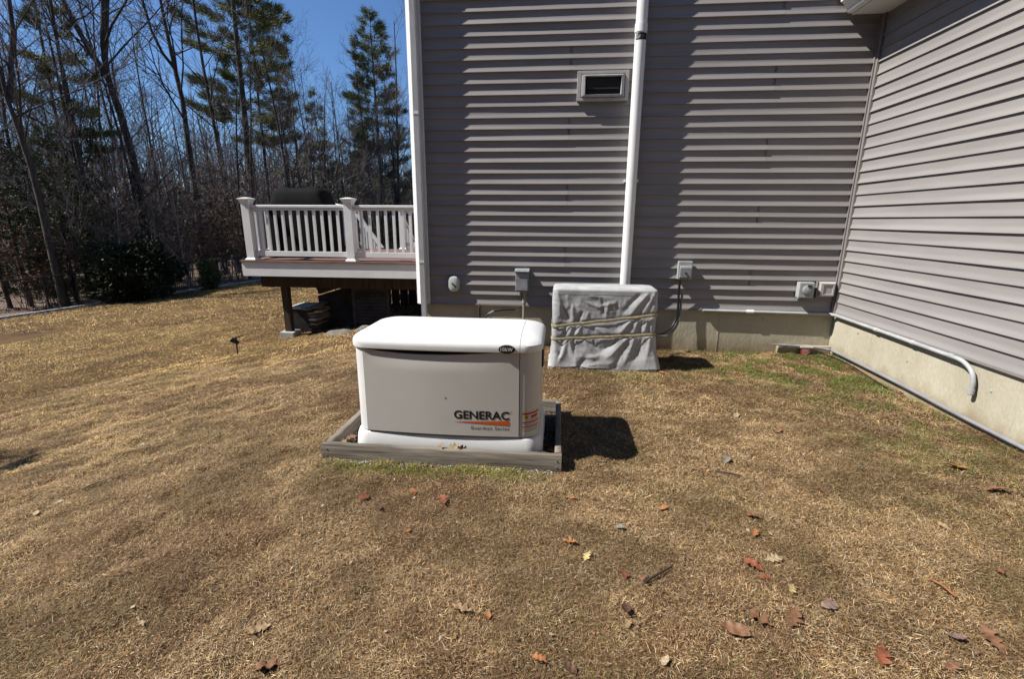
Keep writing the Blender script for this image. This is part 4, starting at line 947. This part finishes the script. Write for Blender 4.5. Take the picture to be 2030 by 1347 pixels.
# young hemlocks and brush in the understorey
hs = [(20, 23, .95), (70, 24.5, 1.15), (115, 22.8, .85), (150, 26, 1.2), (205, 24.5, .9), (300, 27, .8), (180, 30, 1.15), (600, 36, .9), (770, 36, .9), (60, 31, 1.25)]
for i, (px, dist, s) in enumerate(hs):
    ux, uy = in_view_dir(px); place_con('hem_a' if i % 2 else 'hem_b', 'young_hemlock', 'young dark green hemlock in the understorey of the woods', ux*dist, uy*dist, s*.95, i*1.3, 'young hemlocks in the woods')
def brush(seed, H, n, leaf):
    random.seed(seed); r_ = np.random.default_rng(seed); tw = MB(); P = []
    for i in range(n):
        p = Vector((random.gauss(0, .45), random.gauss(0, .45), -.1)); d = Vector((random.gauss(0, .22), random.gauss(0, .22), 1))
        pts, dd = limb(tw, p, d, H*random.uniform(.5, 1.1), .012, 5, 3, .02, .12)
        for q in pts[2:]:
            for k in range(2):
                e, _ = limb(tw, q, Vector((random.gauss(0, 1), random.gauss(0, 1), .5)), H*.22, .007, 2, 3, .03, .2); P += [e[1], e[2]]
    P = np.array([p[:] for p in P]); v = needles(P, r_.normal(0, 1, P.shape), leaf, .11, .07, .8, r_)
    a = tw.build('stems', M['twig'], None, recalc=False); b = npmesh('leaves', v, [np.arange(len(v)).reshape(-1, 3)], M['russet']); d = (a.data, b.data)
    bpy.data.objects.remove(a); bpy.data.objects.remove(b); return d
br = [brush(61, 3.6, 16, 5), brush(62, 2.6, 18, 4), brush(63, 4.6, 14, 3)]
for i, (px, dist) in enumerate([(30, 22), (75, 22.5), (240, 23.5), (285, 24.5), (320, 25), (355, 24.5), (385, 26), (420, 25), (445, 26), (470, 28), (350, 30), (410, 32), (500, 33), (560, 35), (640, 34), (700, 36), (740, 35), (800, 36), (460, 24.5)]):
    ux, uy = in_view_dir(px); o = thing('brush_shrub', 'reddish brown leafless brush at the edge of the woods', 'shrub', (ux*dist, uy*dist, gzf(ux*dist, uy*dist)), 'brush along the woods', i*1.7)
    d = br[i % 3]; link('stems', d[0], o); link('leaves', d[1], o); k = .85+.3*((i*37) % 10)/10; o.scale = (k, k, k)
def leafy_shrub(name, label, x, y, rx, rz, n, Lf, wf, m):
    r_ = np.random.default_rng(int(abs(x*100))); o = thing(name, label, 'shrub', (x, y, gzf(x, y)))
    u = r_.normal(0, 1, (n, 3)); u /= np.linalg.norm(u, axis=1, keepdims=True); rad = r_.uniform(.35, 1, n)**.5
    lump = 1+.22*np.sin(u[:, 0]*5+1)*np.sin(u[:, 1]*4)+.18*np.sin(u[:, 2]*6+u[:, 0]*3)
    P = u*(rad*lump)[:, None]*np.array([rx, rx, rz])+np.array([0, 0, rz*.95]); P = P[P[:, 2] > 0]; u = u[:len(P)]
    v = needles(P, P-np.array([0, 0, rz*.7]), 2, Lf, wf, .6, r_)
    npmesh('foliage', v, [np.arange(len(v)).reshape(-1, 3)], m, o)
    st = MB()
    for k in range(7): st.tube([(0, 0, -.1), (random.gauss(0, rx*.3), random.gauss(0, rx*.3), rz*.7), (random.gauss(0, rx*.5), random.gauss(0, rx*.5), rz*1.4)], [.03, .02, .01], 5, False)
    st.build('stem', M['bark'], o, recalc=False)
ux, uy = in_view_dir(255); leafy_shrub('rhododendron', 'large dark broad-leaved evergreen shrub at the fence', ux*20.6, uy*20.6, 1.25, 1.05, 5200, .15, .075, M['rhodo'])
ux, uy = in_view_dir(398); leafy_shrub('arborvitae', 'small dark columnar evergreen at the fence left of the deck', ux*21.4, uy*21.4, .36, .62, 2600, .10, .035, M['hemlock'])

# distant woods, one mass
random.seed(77); dw = MB()
for i in range(640):
    px = random.uniform(-120, 850) if i < 520 else random.uniform(430, 830); dist = random.uniform(40, 72); ux, uy = in_view_dir(px); x, y = ux*dist, uy*dist; g0 = gzf(x, y)
    H = random.uniform(6, 12); r = random.uniform(.04, .10); tp3 = Vector((x+random.gauss(0, .4), y+random.gauss(0, .4), g0+H)); b0 = Vector((x, y, g0-.5))
    dw.tube([b0, b0.lerp(tp3, .5)+rv(.15), tp3], [r, r*.65, .01], 4, False)
    for k in range(13):
        q = b0.lerp(tp3, random.uniform(.3, .97)); a = random.uniform(0, 6.28); L_ = random.uniform(.8, 2.4)
        e = q+Vector((math.cos(a)*.7, math.sin(a)*.7, random.uniform(.5, 1.1)))*L_; dw.tube([q, q.lerp(e, .5)+rv(.12), e], [.022, .016, .008], 3, False)
o = dw.build('distant_woods', M['twig'], None, recalc=False); tag(o, 'distant mass of bare trees deep in the woods', 'woods', kind='stuff')
r_ = np.random.default_rng(5); n = 5200; px = r_.uniform(-240, 860, n); dist = r_.uniform(42, 66, n)
dirs = np.array([in_view_dir(p) for p in px]); cl = np.sin(px*.021)+np.sin(px*.047+1)+.6*np.sin(px*.11)
P = np.stack([dirs[:, 0]*dist, dirs[:, 1]*dist, np.zeros(n)], 1); P[:, 2] = gz(P[:, 0], P[:, 1])+r_.random(n)**1.4*(4.2+1.3*cl+1.6*smooth((px-480)/120))
v = needles(P, np.tile([0, 0, .4], (n, 1)), 9, .75, .16, .8, r_)
o = npmesh('distant_evergreens', v, [np.arange(len(v)).reshape(-1, 3)], M['hemlock']); tag(o, 'dark far mass of low evergreens under the distant trees', 'woods', kind='stuff')

# unseen evergreens added behind the viewer to cut the fill light, as one mass
def added_back_woods():
    V, T = [], []
    rr = np.random.default_rng(8)
    for i in range(34):
        a = R(-172+164*(i+rr.random()*.8)/34); d = rr.uniform(11, 17) + (8 if a < R(-140) else 0); x, y = math.cos(a)*d*1.25, math.sin(a)*d-1.0
        H = rr.uniform(11, 16); n = 900; t = rr.random(n)**1.25; rad = (1-t)**.75*rr.uniform(2.2, 3.0); an = rr.uniform(0, 6.28, n)
        P = np.stack([x+np.cos(an)*rad*rr.random(n)**.4, y+np.sin(an)*rad*rr.random(n)**.4, gzf(x, y)+.4+t*H], 1)
        V.append(needles(P, np.stack([np.cos(an), np.sin(an), np.zeros(n)], 1), 4, .9, .30, .5, rr))
    v = np.concatenate(V); o = npmesh('fill_blocking_woods', v, [np.arange(len(v)).reshape(-1, 3)], M['hemlock']); tag(o, 'added mass of unseen evergreens behind the viewer that cuts the fill light', 'woods', kind='stuff')
added_back_woods()

# ------------------------------------------------------------------ dry grass, gravel, leaves
def in_frame(x, y, m=.08):
    """the stretch of lawn that is seen from here and from a step to either side"""
    out = np.zeros(len(x), bool)
    for dx_ in (-.5, 0, .5):
        z = gz(x, y)-EYE.z; a = np.stack([x-dx_, y, z], 1); c = a @ np.array([rt2[:], up2[:], fw[:]]).T
        u, v = c[:, 0]/c[:, 2]*950/1015, c[:, 1]/c[:, 2]*950/673.5; out |= (c[:, 2] > .2) & (np.abs(u) < 1+m) & (np.abs(v) < 1+m)
    return out
def open_lawn(x, y):
    ok = ~((y > D+.01) & (x > HL)) & (x < WX+.015)
    ok &= ~((x > FX0-.005) & (x < FX1+.005) & (y > FY0-.004) & (y < FY1+.045))
    ok &= ~((np.abs(x-AX) < .55) & (y > AY-.22) & (y < AY+.26))
    ok &= past_fence(x, y) < -.16
    return ok
def green_mask(x, y):
    """where the turf is still green: by the foundation and along the front of the frame"""
    gfn = fbm(x, y, 1.6, 3); spot = fbm(x, y, 5.5, 90)
    strip = np.exp(-((y-2.59)/.075)**2)*smooth((x+1.5)/.2)*smooth((-x+.02)/.2)*smooth((spot-.2)/.2)
    green = .66*smooth((x-1.0)/.6)*smooth((y-4.25)/.5)*smooth((spot-.43)/.12) + .5*smooth((x-1.7)/.8)*smooth((y-2.3+.35*(2.6-x))/1.2)*smooth((spot-.45)/.12) + .95*strip
    green += .25*smooth((gfn-.60)/.12)*smooth((x-1.2)/1)*smooth((2.6-y)/1) + .08*smooth((gfn-.55)/.15) + .5*np.exp(-((x-.55)/.5)**2-((y-4.55)/.14)**2)*smooth((spot-.4)/.2)
    green += .14*smooth((-x-3)/3)*smooth((spot-.45)/.2)
    return green, strip
def make_grass():
    parts = []
    for (x0, x1, y0, y1, dens, L0, w0, sg) in ((-4.5, 3.2, .9, 2.4, 23000, .0205, .0015, 1), (-5.5, 3.2, 2.4, 3.6, 16500, .023, .0019, 1), (-6.5, 3.2, 3.6, 5.7, 10500, .027, .0024, 1), (-11, -1.2, 3.6, 9.5, 3900, .036, .0042, 2), (-17, -2.0, 9.5, 20, 800, .05, .008, 2)):
        n = int((x1-x0)*(y1-y0)*dens); x = rng.uniform(x0, x1, n); y = rng.uniform(y0, y1, n)
        if sg == 2: k = ~((x > -6.5) & (y < 5.7)); x, y = x[k], y[k]
        k = in_frame(x, y) & open_lawn(x, y)
        if sg == 1: k &= ~((y < 5.7) & (x < -6.5))
        x, y = x[k], y[k]
        cl = .5*fbm(x, y, 4.5, 30)+.5*fbm(x, y, 13, 37); k = rng.random(len(x)) < .25+1.5*np.clip(cl-.25, 0, .6); x, y, cl = x[k], y[k], cl[k]
        parts.append((x, y, np.full(len(x), L0), np.full(len(x), w0), cl))
    x, y, L0, w0, cl = [np.concatenate([p[i] for p in parts]) for i in range(5)]; n = len(x)
    # where the lawn is still green, where it is bleached, where it is brown
    green, strip = green_mask(x, y)
    pale = fbm(x, y, .9, 14); brown = fbm(x, y, 1.15, 55)
    straw, tan, grey, brn, grn = map(np.array, ((.52, .385, .20), (.37, .225, .095), (.46, .37, .25), (.185, .105, .050), (.125, .155, .035)))
    gold = np.array((.60, .40, .15))
    u = rng.random(n); col = np.where((u < .38)[:, None], tan, np.where((u < .56)[:, None], straw, np.where((u < .68)[:, None], grey, brn)))
    left = smooth((-x-1.8)/3)[:, None]; k = rng.random((n, 1)) < left*.6; col = np.where(k, gold, col)
    k = rng.random((n, 1)) < (smooth((brown-.46)/.14)*.62*(1-.55*left[:, 0]))[:, None]; col = np.where(k, brn*1.15, col)
    k = rng.random(n) < green; col[k] = grn*rng.uniform(.75, 1.35, (k.sum(), 1)); ks = k & (rng.random(n) < strip*.8); col[ks] = np.array((.26, .25, .05))
    pal2 = fbm(x, y, 2.6, 71); col = col*np.exp(rng.normal(0, .30, (n, 1)))*(.56+.28*smooth((pale-.25)/.5)+.46*smooth((pal2-.32)/.34))[:, None]
    up_ = rng.uniform(.08, .62, n)+np.where(k, .55, 0); az = rng.uniform(0, 6.283, n)+2.2*(vnoise(x, y, 2.2, 8)-.5)
    edge = smooth((.10-np.minimum(np.abs(WX-x), np.where(x > HL, np.abs(D-y), 9)))/.08); Ln = L0*rng.uniform(.45, 1.3, n)*(.72+.6*cl)*np.where(k, 1.2, 1)*np.where(rng.random(n) < .06, 1.9, 1)*(1+1.0*edge*rng.random(n)); wd = w0*rng.uniform(.6, 1.3, n)
    ca, sa = np.cos(az), np.sin(az); d1 = np.stack([ca*np.cos(up_), sa*np.cos(up_), np.sin(up_)], 1)
    bend = up_-rng.uniform(-.15, .6, n); d2 = np.stack([ca*np.cos(bend), sa*np.cos(bend), np.sin(bend)], 1)
    side = np.stack([-sa, ca, rng.uniform(-.5, .5, n)], 1)
    b = np.stack([x, y, gz(x, y)+relief(x, y)+rng.uniform(-.002, .012, n)*(.5+cl)], 1)
    h = (Ln*.55)[:, None]; m = b+d1*h; t = m+d2*h*.9; s = side*(wd/2)[:, None]
    v = np.empty((n, 5, 3), np.float32); v[:, 0] = b-s; v[:, 1] = b+s; v[:, 2] = m+s*.8; v[:, 3] = m-s*.8; v[:, 4] = t
    i = np.arange(n)*5; q = np.stack([i, i+1, i+2, i+3], 1); tr = np.stack([i+3, i+2, i+4], 1)
    o = npmesh('grass', v.reshape(-1, 3), [q, tr], M['grass'], cols=np.repeat(col, 5, 0)); tag(o, 'short dry tan grass of the lawn with green tufts near the house', 'grass', kind='stuff')
make_grass()
def make_thatch():
    '''matted dead stalks lying flat under the blades, one sliver each'''
    X, Y, W_, L_ = [], [], [], []
    for (x0, x1, y0, y1, dens, w, l) in ((-4.5, 3.2, .9, 2.4, 31000, .0019, .019), (-5.5, 3.2, 2.4, 3.6, 23000, .0023, .023), (-6.5, 3.2, 3.6, 5.7, 12000, .0030, .028)):
        n = int((x1-x0)*(y1-y0)*dens); x = rng.uniform(x0, x1, n); y = rng.uniform(y0, y1, n); k = in_frame(x, y) & open_lawn(x, y); x, y = x[k], y[k]
        X.append(x); Y.append(y); W_.append(np.full(len(x), w)); L_.append(np.full(len(x), l))
    x, y, w, l = map(np.concatenate, (X, Y, W_, L_)); n = len(x); az = rng.uniform(0, 6.283, n); l = l*rng.uniform(.5, 1.5, n)
    b = np.stack([x, y, gz(x, y)+relief(x, y)+rng.uniform(.001, .009, n)], 1)
    d = np.stack([np.cos(az), np.sin(az), rng.uniform(-.15, .55, n)], 1)*l[:, None]; s = np.stack([-np.sin(az), np.cos(az), rng.uniform(-.6, .6, n)], 1)*(w/2)[:, None]
    v = np.stack([b-s, b+s, b+d], 1).reshape(-1, 3)
    pal = np.array([(.36, .225, .10), (.28, .165, .072), (.48, .35, .19), (.16, .09, .046), (.38, .285, .185)]); col = pal[rng.integers(0, 5, n)]*np.exp(rng.normal(0, .30, (n, 1)))*(.62+.42*smooth((fbm(x, y, 2.6, 71)-.32)/.34))[:, None]
    br_ = rng.random(n) < smooth((fbm(x, y, 1.15, 55)-.46)/.14)*.5; col[br_] = np.array((.15, .085, .05))*np.exp(rng.normal(0, .25, (br_.sum(), 1)))
    gm, st_ = green_mask(x, y); gk = rng.random(n) < gm*.75; col[gk] = np.array((.14, .16, .04))*np.exp(rng.normal(0, .22, (gk.sum(), 1)))
    o = npmesh('thatch', v, [np.arange(n*3).reshape(-1, 3)], M['grass'], cols=np.repeat(col, 3, 0)); tag(o, 'matted dead stalks lying flat in the lawn', 'thatch', kind='stuff')
make_thatch()
def make_bits():
    """crumbs of leaf, seed and stalk between the grass"""
    n = 1900; x = rng.uniform(-4, 3.1, n); y = rng.uniform(1, 5.5, n); k = open_lawn(x, y) & in_frame(x, y); x, y = x[k], y[k]; n = len(x)
    az = rng.uniform(0, 6.28, n); L_ = rng.uniform(.004, .015, n); w = L_*rng.uniform(.2, .7, n); ti = rng.uniform(-.5, .5, n)
    c = np.stack([x, y, gz(x, y)+relief(x, y)+rng.uniform(.006, .014, n)], 1); a = np.stack([np.cos(az), np.sin(az), ti], 1)*L_[:, None]; s = np.stack([-np.sin(az), np.cos(az), rng.uniform(-.4, .4, n)], 1)*w[:, None]
    v = np.stack([c-a, c+s, c+a, c-s], 1).reshape(-1, 3); i = np.arange(n)*4
    pal = np.array([(.30, .20, .11), (.2, .1, .05), (.36, .29, .2), (.26, .12, .05), (.12, .07, .04)]); col = pal[rng.integers(0, 5, n)]
    o = npmesh('leaf_crumbs', v, [np.stack([i, i+1, i+2, i+3], 1)], M['grass'], cols=np.repeat(col, 4, 0)); tag(o, 'crumbs of dead leaf scattered through the lawn', 'leaf litter', kind='stuff')
make_bits()
def make_gravel():
    xs, ys, zs = [], [], []
    for (x0, x1, y0, y1, n, z) in ((FX0+.055, FX1-.045, FY0+.042, FY1, 2600, .035), (FX0+.02, FX1-.05, FY0-.045, FY0-.004, 420, .004)):
        xs.append(rng.uniform(x0, x1, n)); ys.append(rng.uniform(y0, y1, n)); zs.append(np.full(n, z)+rng.uniform(-.012, .006, n))
    x, y, z = map(np.concatenate, (xs, ys, zs)); n = len(x); r = rng.uniform(.004, .010, n)
    o8 = np.array([(1, 0, 0), (0, 1, 0), (-1, 0, 0), (0, -1, 0), (0, 0, .7), (0, 0, -.7)]); v = o8[None]*r[:, None, None]*rng.uniform(.7, 1.25, (n, 6, 1)); v += np.stack([x, y, z], 1)[:, None]
    f = np.array([(0, 1, 4), (1, 2, 4), (2, 3, 4), (3, 0, 4), (1, 0, 5), (2, 1, 5), (3, 2, 5), (0, 3, 5)]); F = (f[None]+np.arange(n)[:, None, None]*6).reshape(-1, 3)
    col = np.array([(.32, .30, .27), (.45, .43, .40), (.22, .2, .18), (.35, .27, .2)])[rng.integers(0, 4, n)]
    o = npmesh('gravel', v.reshape(-1, 3), [F], M['gravel'], cols=np.repeat(col, 6, 0)); tag(o, 'small grey gravel inside and in front of the timber frame', 'gravel', kind='stuff')
make_gravel()

# fallen leaves, one object each
def oak_outline(n=44, lobes=4, depth=.42, pointed=True):
    L_ = []
    for i in range(n+1):
        t = i/n; env = math.sin(math.pi*min(1, t*1.02)**.85)**.8*.29
        w = env*(1-depth+depth*(.5+.5*math.cos(2*math.pi*(lobes*t+.08)))**(.6 if pointed else .4))+.012; L_.append((t-.5, w))
    return L_
def leaf_mesh(kind, seed):
    r_ = random.Random(seed); out = oak_outline(lobes={'oak': 4, 'red': 3, 'oval': 1}[kind], depth={'oak': .70, 'red': .82, 'oval': .05}[kind]); mb = MB(); n = len(out)
    c1, c2, tw = r_.uniform(.25, .8), r_.uniform(-.5, .7), r_.uniform(-.5, .5)
    def P(t, w, k): 
        y = w*k*(1+.12*math.sin(t*11+k)); z = c1*y*y*1.6+c2*t*t*.7+tw*t*y+.02*math.sin(t*17+y*9); return (t, y, z)
    for t, w in out: mb.v += [P(t, w, -1), P(t, w, -.5), P(t, w, 0), P(t, w, .5), P(t, w, 1)]
    for i in range(n-1):
        for k in range(4): a = i*5+k; mb.f.append((a, a+1, a+6, a+5))
    zs = min(p[2] for p in mb.v); mb.v = [(p[0], p[1], p[2]-zs) for p in mb.v]
    b = len(mb.v); p0 = (-.5, 0, mb.v[2][2]); mb.tube([p0, (-.62, .01, p0[2]+.01), (-.74, .035, p0[2])], [.012, .009, .008], 4)
    return mb
random.seed(91)
LV = [(-1.03,2.25,'r',.094,'oak','rust red oak leaf left of the pair in front of the timber frame'),(-.77,2.32,'o',.064,'oval','small orange leaf between two rust leaves in front of the timber frame'),(-.59,2.27,'r',.113,'oak','larger rust red oak leaf in front of the middle of the timber frame'),
(-.91,2.17,'d',.063,'oak','dark curled leaf just below the left rust leaf'),(-.69,1.98,'o',.042,'oval','tiny orange leaf alone below the front timber'),(-1.07,1.37,'t',.093,'oak','tan oak leaf at lower left above the big oak leaf'),(-.96,1.23,'b',.118,'red','big brown oak leaf at the bottom edge left of centre'),
(-.34,1.54,'t',.100,'red','tan upright curled oak leaf near the bottom centre'),(-.23,1.52,'o',.039,'oval','tiny orange leaf right of the tan curled leaf'),(-1.53,1.35,'p',.050,'oak','pale small leaf at the lower left'),(-2.82,2.06,'p',.055,'oval','lower of two pale leaves at the far left'),(-2.8,2.16,'p',.06,'oval','upper of two pale leaves at the far left'),
(.09,1.99,'o',.085,'oak','orange curled oak leaf right below the timber frame corner'),(.17,1.9,'y',.078,'oak','pale yellow leaf beside the orange curled oak leaf'),(.34,2.13,'g',.055,'oval','small grey leaf right of the timber frame'),(.11,2.37,'o',.04,'oval','tiny orange leaf just below the timber frame corner'),(.59,2.31,'o',.070,'oval','flat dull orange leaf right of the timber frame'),
(1.1,2.9,'g',.10,'oval','grey twisted leaf level with the front timber'),(1.52,2.58,'b',.09,'oak','brown oak leaf in the middle of the right lawn'),(1.03,2.28,'r',.095,'red','upper rust leaf of the column of leaves at right'),(.99,2.14,'o',.078,'oak','orange leaf second in the column of leaves at right'),(.9,1.91,'r',.105,'oak','large rust leaf in the leaf cluster at right'),
(1.01,1.97,'p',.10,'oak','pale tan leaf touching the large rust leaf'),(.92,1.84,'r',.055,'oval','small rust leaf below the large rust leaf'),(1.0,1.78,'y',.082,'oak','yellow leaf below the leaf cluster at right'),(1.11,1.7,'k',.08,'oval','mauve oval leaf lower right of the yellow leaf'),(.81,1.63,'b',.125,'red','large brown spread oak leaf at lower right'),(.93,1.61,'b',.115,'oak','brown oak leaf overlapping the large spread one'),
(.7,1.55,'b',.115,'oval','long rolled brown leaf at lower right'),(.4,1.78,'b',.063,'oak','small brown leaf beside the forked twig'),(.32,1.81,'r',.08,'oak','red brown leaf left of the forked twig'),(.3,1.53,'t',.053,'oak','small tan leaf at the bottom right of centre'),(-.03,1.35,'o',.075,'oak','bright orange curled leaf at the bottom edge near the centre'),(.08,1.33,'d',.057,'oval','dark leaf at the bottom edge right of the bright orange one'),
(1.5,1.6,'k',.07,'oval','mauve oval leaf left of the long brown leaf at the right edge'),(1.63,1.61,'b',.135,'oak','long brown oak leaf at the right edge near the bottom'),(1.17,1.48,'r',.115,'red','rust oak leaf at the bottom right'),(2.48,2.93,'o',.12,'oval','orange brown leaf below the right foundation'),(2.55,2.72,'b',.16,'oak','long brown oak leaf at the right edge below the foundation'),(1.97,2.31,'t',.07,'oval','faint tan leaf on the right lawn'),
(1.96,1.99,'r',.05,'oval','tiny rust leaf at the right edge'),(.3,1.59,'d',.07,'oval','dark red rolled leaf below the forked twig'),(2.06,4.9,'t',.10,'oak','tan oak leaf on green grass near the inside corner'),(1.43,3.68,'p',.09,'oval','pale leaf on the lawn right of the generator shadow'),(1.63,3.4,'b',.085,'oval','brown leaf on the lawn right of the pale one'),(1.33,3.92,'t',.07,'oval','tan leaf on the lawn in front of the covered unit'),
(1.06,4.72,'o',.09,'oak','orange leaf at the right foot of the covered unit'),(-3.01,2.95,'p',.065,'oval','pale leaf on the lawn left of the timber frame'),(.41,1.39,'p',.05,'oval','pale leaf at the bottom edge right of centre'),(1.37,1.45,'b',.07,'oak','brown leaf at the bottom right corner'),(-.03,4.73,'o',.07,'oak','orange leaf at the left foot of the covered unit')]
for i, (x, y, c, s, kind, lab) in enumerate(LV):
    mb = leaf_mesh(kind, 200+i); o = mb.build('fallen_leaf', M['leaf_'+c], None, sm=60, recalc=False)
    s *= .88; o.scale = (s, s, s); o.location = (x, y, gzf(x, y)+float(relief(np.array(x), np.array(y)))+.017); o.rotation_euler = (random.uniform(-.3, .3), random.uniform(-.25, .25), random.uniform(0, 6.28)); tag(o, lab, 'leaf', 'fallen leaves on the lawn')
for i, (x, z, c, lab) in enumerate([(-.70, .105, 't', 'tan leaf caught behind the front timber, left of three'), (-.62, .11, 'p', 'pale leaf caught behind the front timber, middle of three'), (-.56, .10, 'b', 'brown leaf caught behind the front timber, right of three')]):
    o = leaf_mesh('red', 300+i).build('fallen_leaf', M['leaf_'+c], None, sm=60, recalc=False); o.scale = (.085,)*3; o.location = (x, FY0+.034, z+.004); o.rotation_euler = (R(62), R(-60+45*i), R(25*i-20)); tag(o, lab, 'leaf', 'fallen leaves on the lawn')
for i, (x, y, c) in enumerate([(-.02, 2.74, 'r'), (-.06, 2.76, 'b'), (.0, 2.80, 'r'), (-.04, 2.86, 'o'), (-1.38, 2.78, 't'), (-1.35, 2.85, 'b')]):
    o = leaf_mesh('oak', 320+i).build('fallen_leaf', M['leaf_'+c], None, sm=60, recalc=False); o.scale = (.08,)*3; o.location = (x, y, .07); o.rotation_euler = (random.uniform(-.5, .5), random.uniform(-.6, .3), i*1.4)
    tag(o, 'dead leaf drifted into the right corner of the timber frame' if x > -1 else 'dead leaf drifted into the left corner of the timber frame', 'leaf', 'leaves in the right frame corner' if x > -1 else 'leaves in the left frame corner')
for nm, lab, pts, r, m in (('twig', 'thin brown twig on the lawn level with the generator frame', [(.99, 2.745), (1.05, 2.70), (1.12, 2.68)], .006, 'brown_wood'), ('twig', 'forked brown twig among leaves in front of the frame', [(.40, 1.75), (.46, 1.80), (.54, 1.87)], .006, 'brown_wood'), ('twig', 'orange barkless stick on the lawn at the right', [(1.605, 1.885), (1.625, 1.85), (1.645, 1.80)], .006, 'leaf_o'), ('twig', 'pale stick on the lawn at the left edge', [(-2.80, 2.30), (-2.77, 2.335), (-2.75, 2.38)], .007, 'leaf_p')):
    o = MB().tube([(x, y, gzf(x, y)+float(relief(np.array(x), np.array(y)))+.018+.006*(i == 1)) for i, (x, y) in enumerate(pts)], [r, r*.9, r*.6], 6).build(nm, M[m], None, sm=60); tag(o, lab, 'twig')

# pieces that belong to a part hang under that part
def under(parent_name, child_names, root):
    kids = list(root.children); ps = [k for k in kids if k.name.split('.')[0] == parent_name]
    for k in kids:
        if k.name.split('.')[0] in child_names: k.parent = ps[0]; k.location = (0, 0, 0)
under('front_panel', ('brand_lettering', 'series_lettering', 'mark', 'logo_wedge', 'lock'), gen)
under('lid', ('badge', 'badge_lettering'), gen)
under('warning_label', ('label_stripe', 'label_symbol', 'label_text'), gen)
under('base', ('rib',), gen)
under('pipe', ('coupling', 'label_band', 'label_print'), vp)
under('enclosure', ('cover', 'rain_hood', 'hasp'), eb)
under('enclosure', ('cover', 'latch'), dx)
under('enclosure', ('round_cover', 'hinge'), ob)
under('hood', ('damper', 'flap'), ev)
under('tag', ('print', 'tie'), rt_)
under('cover', ('strap', 'seam'), ac)
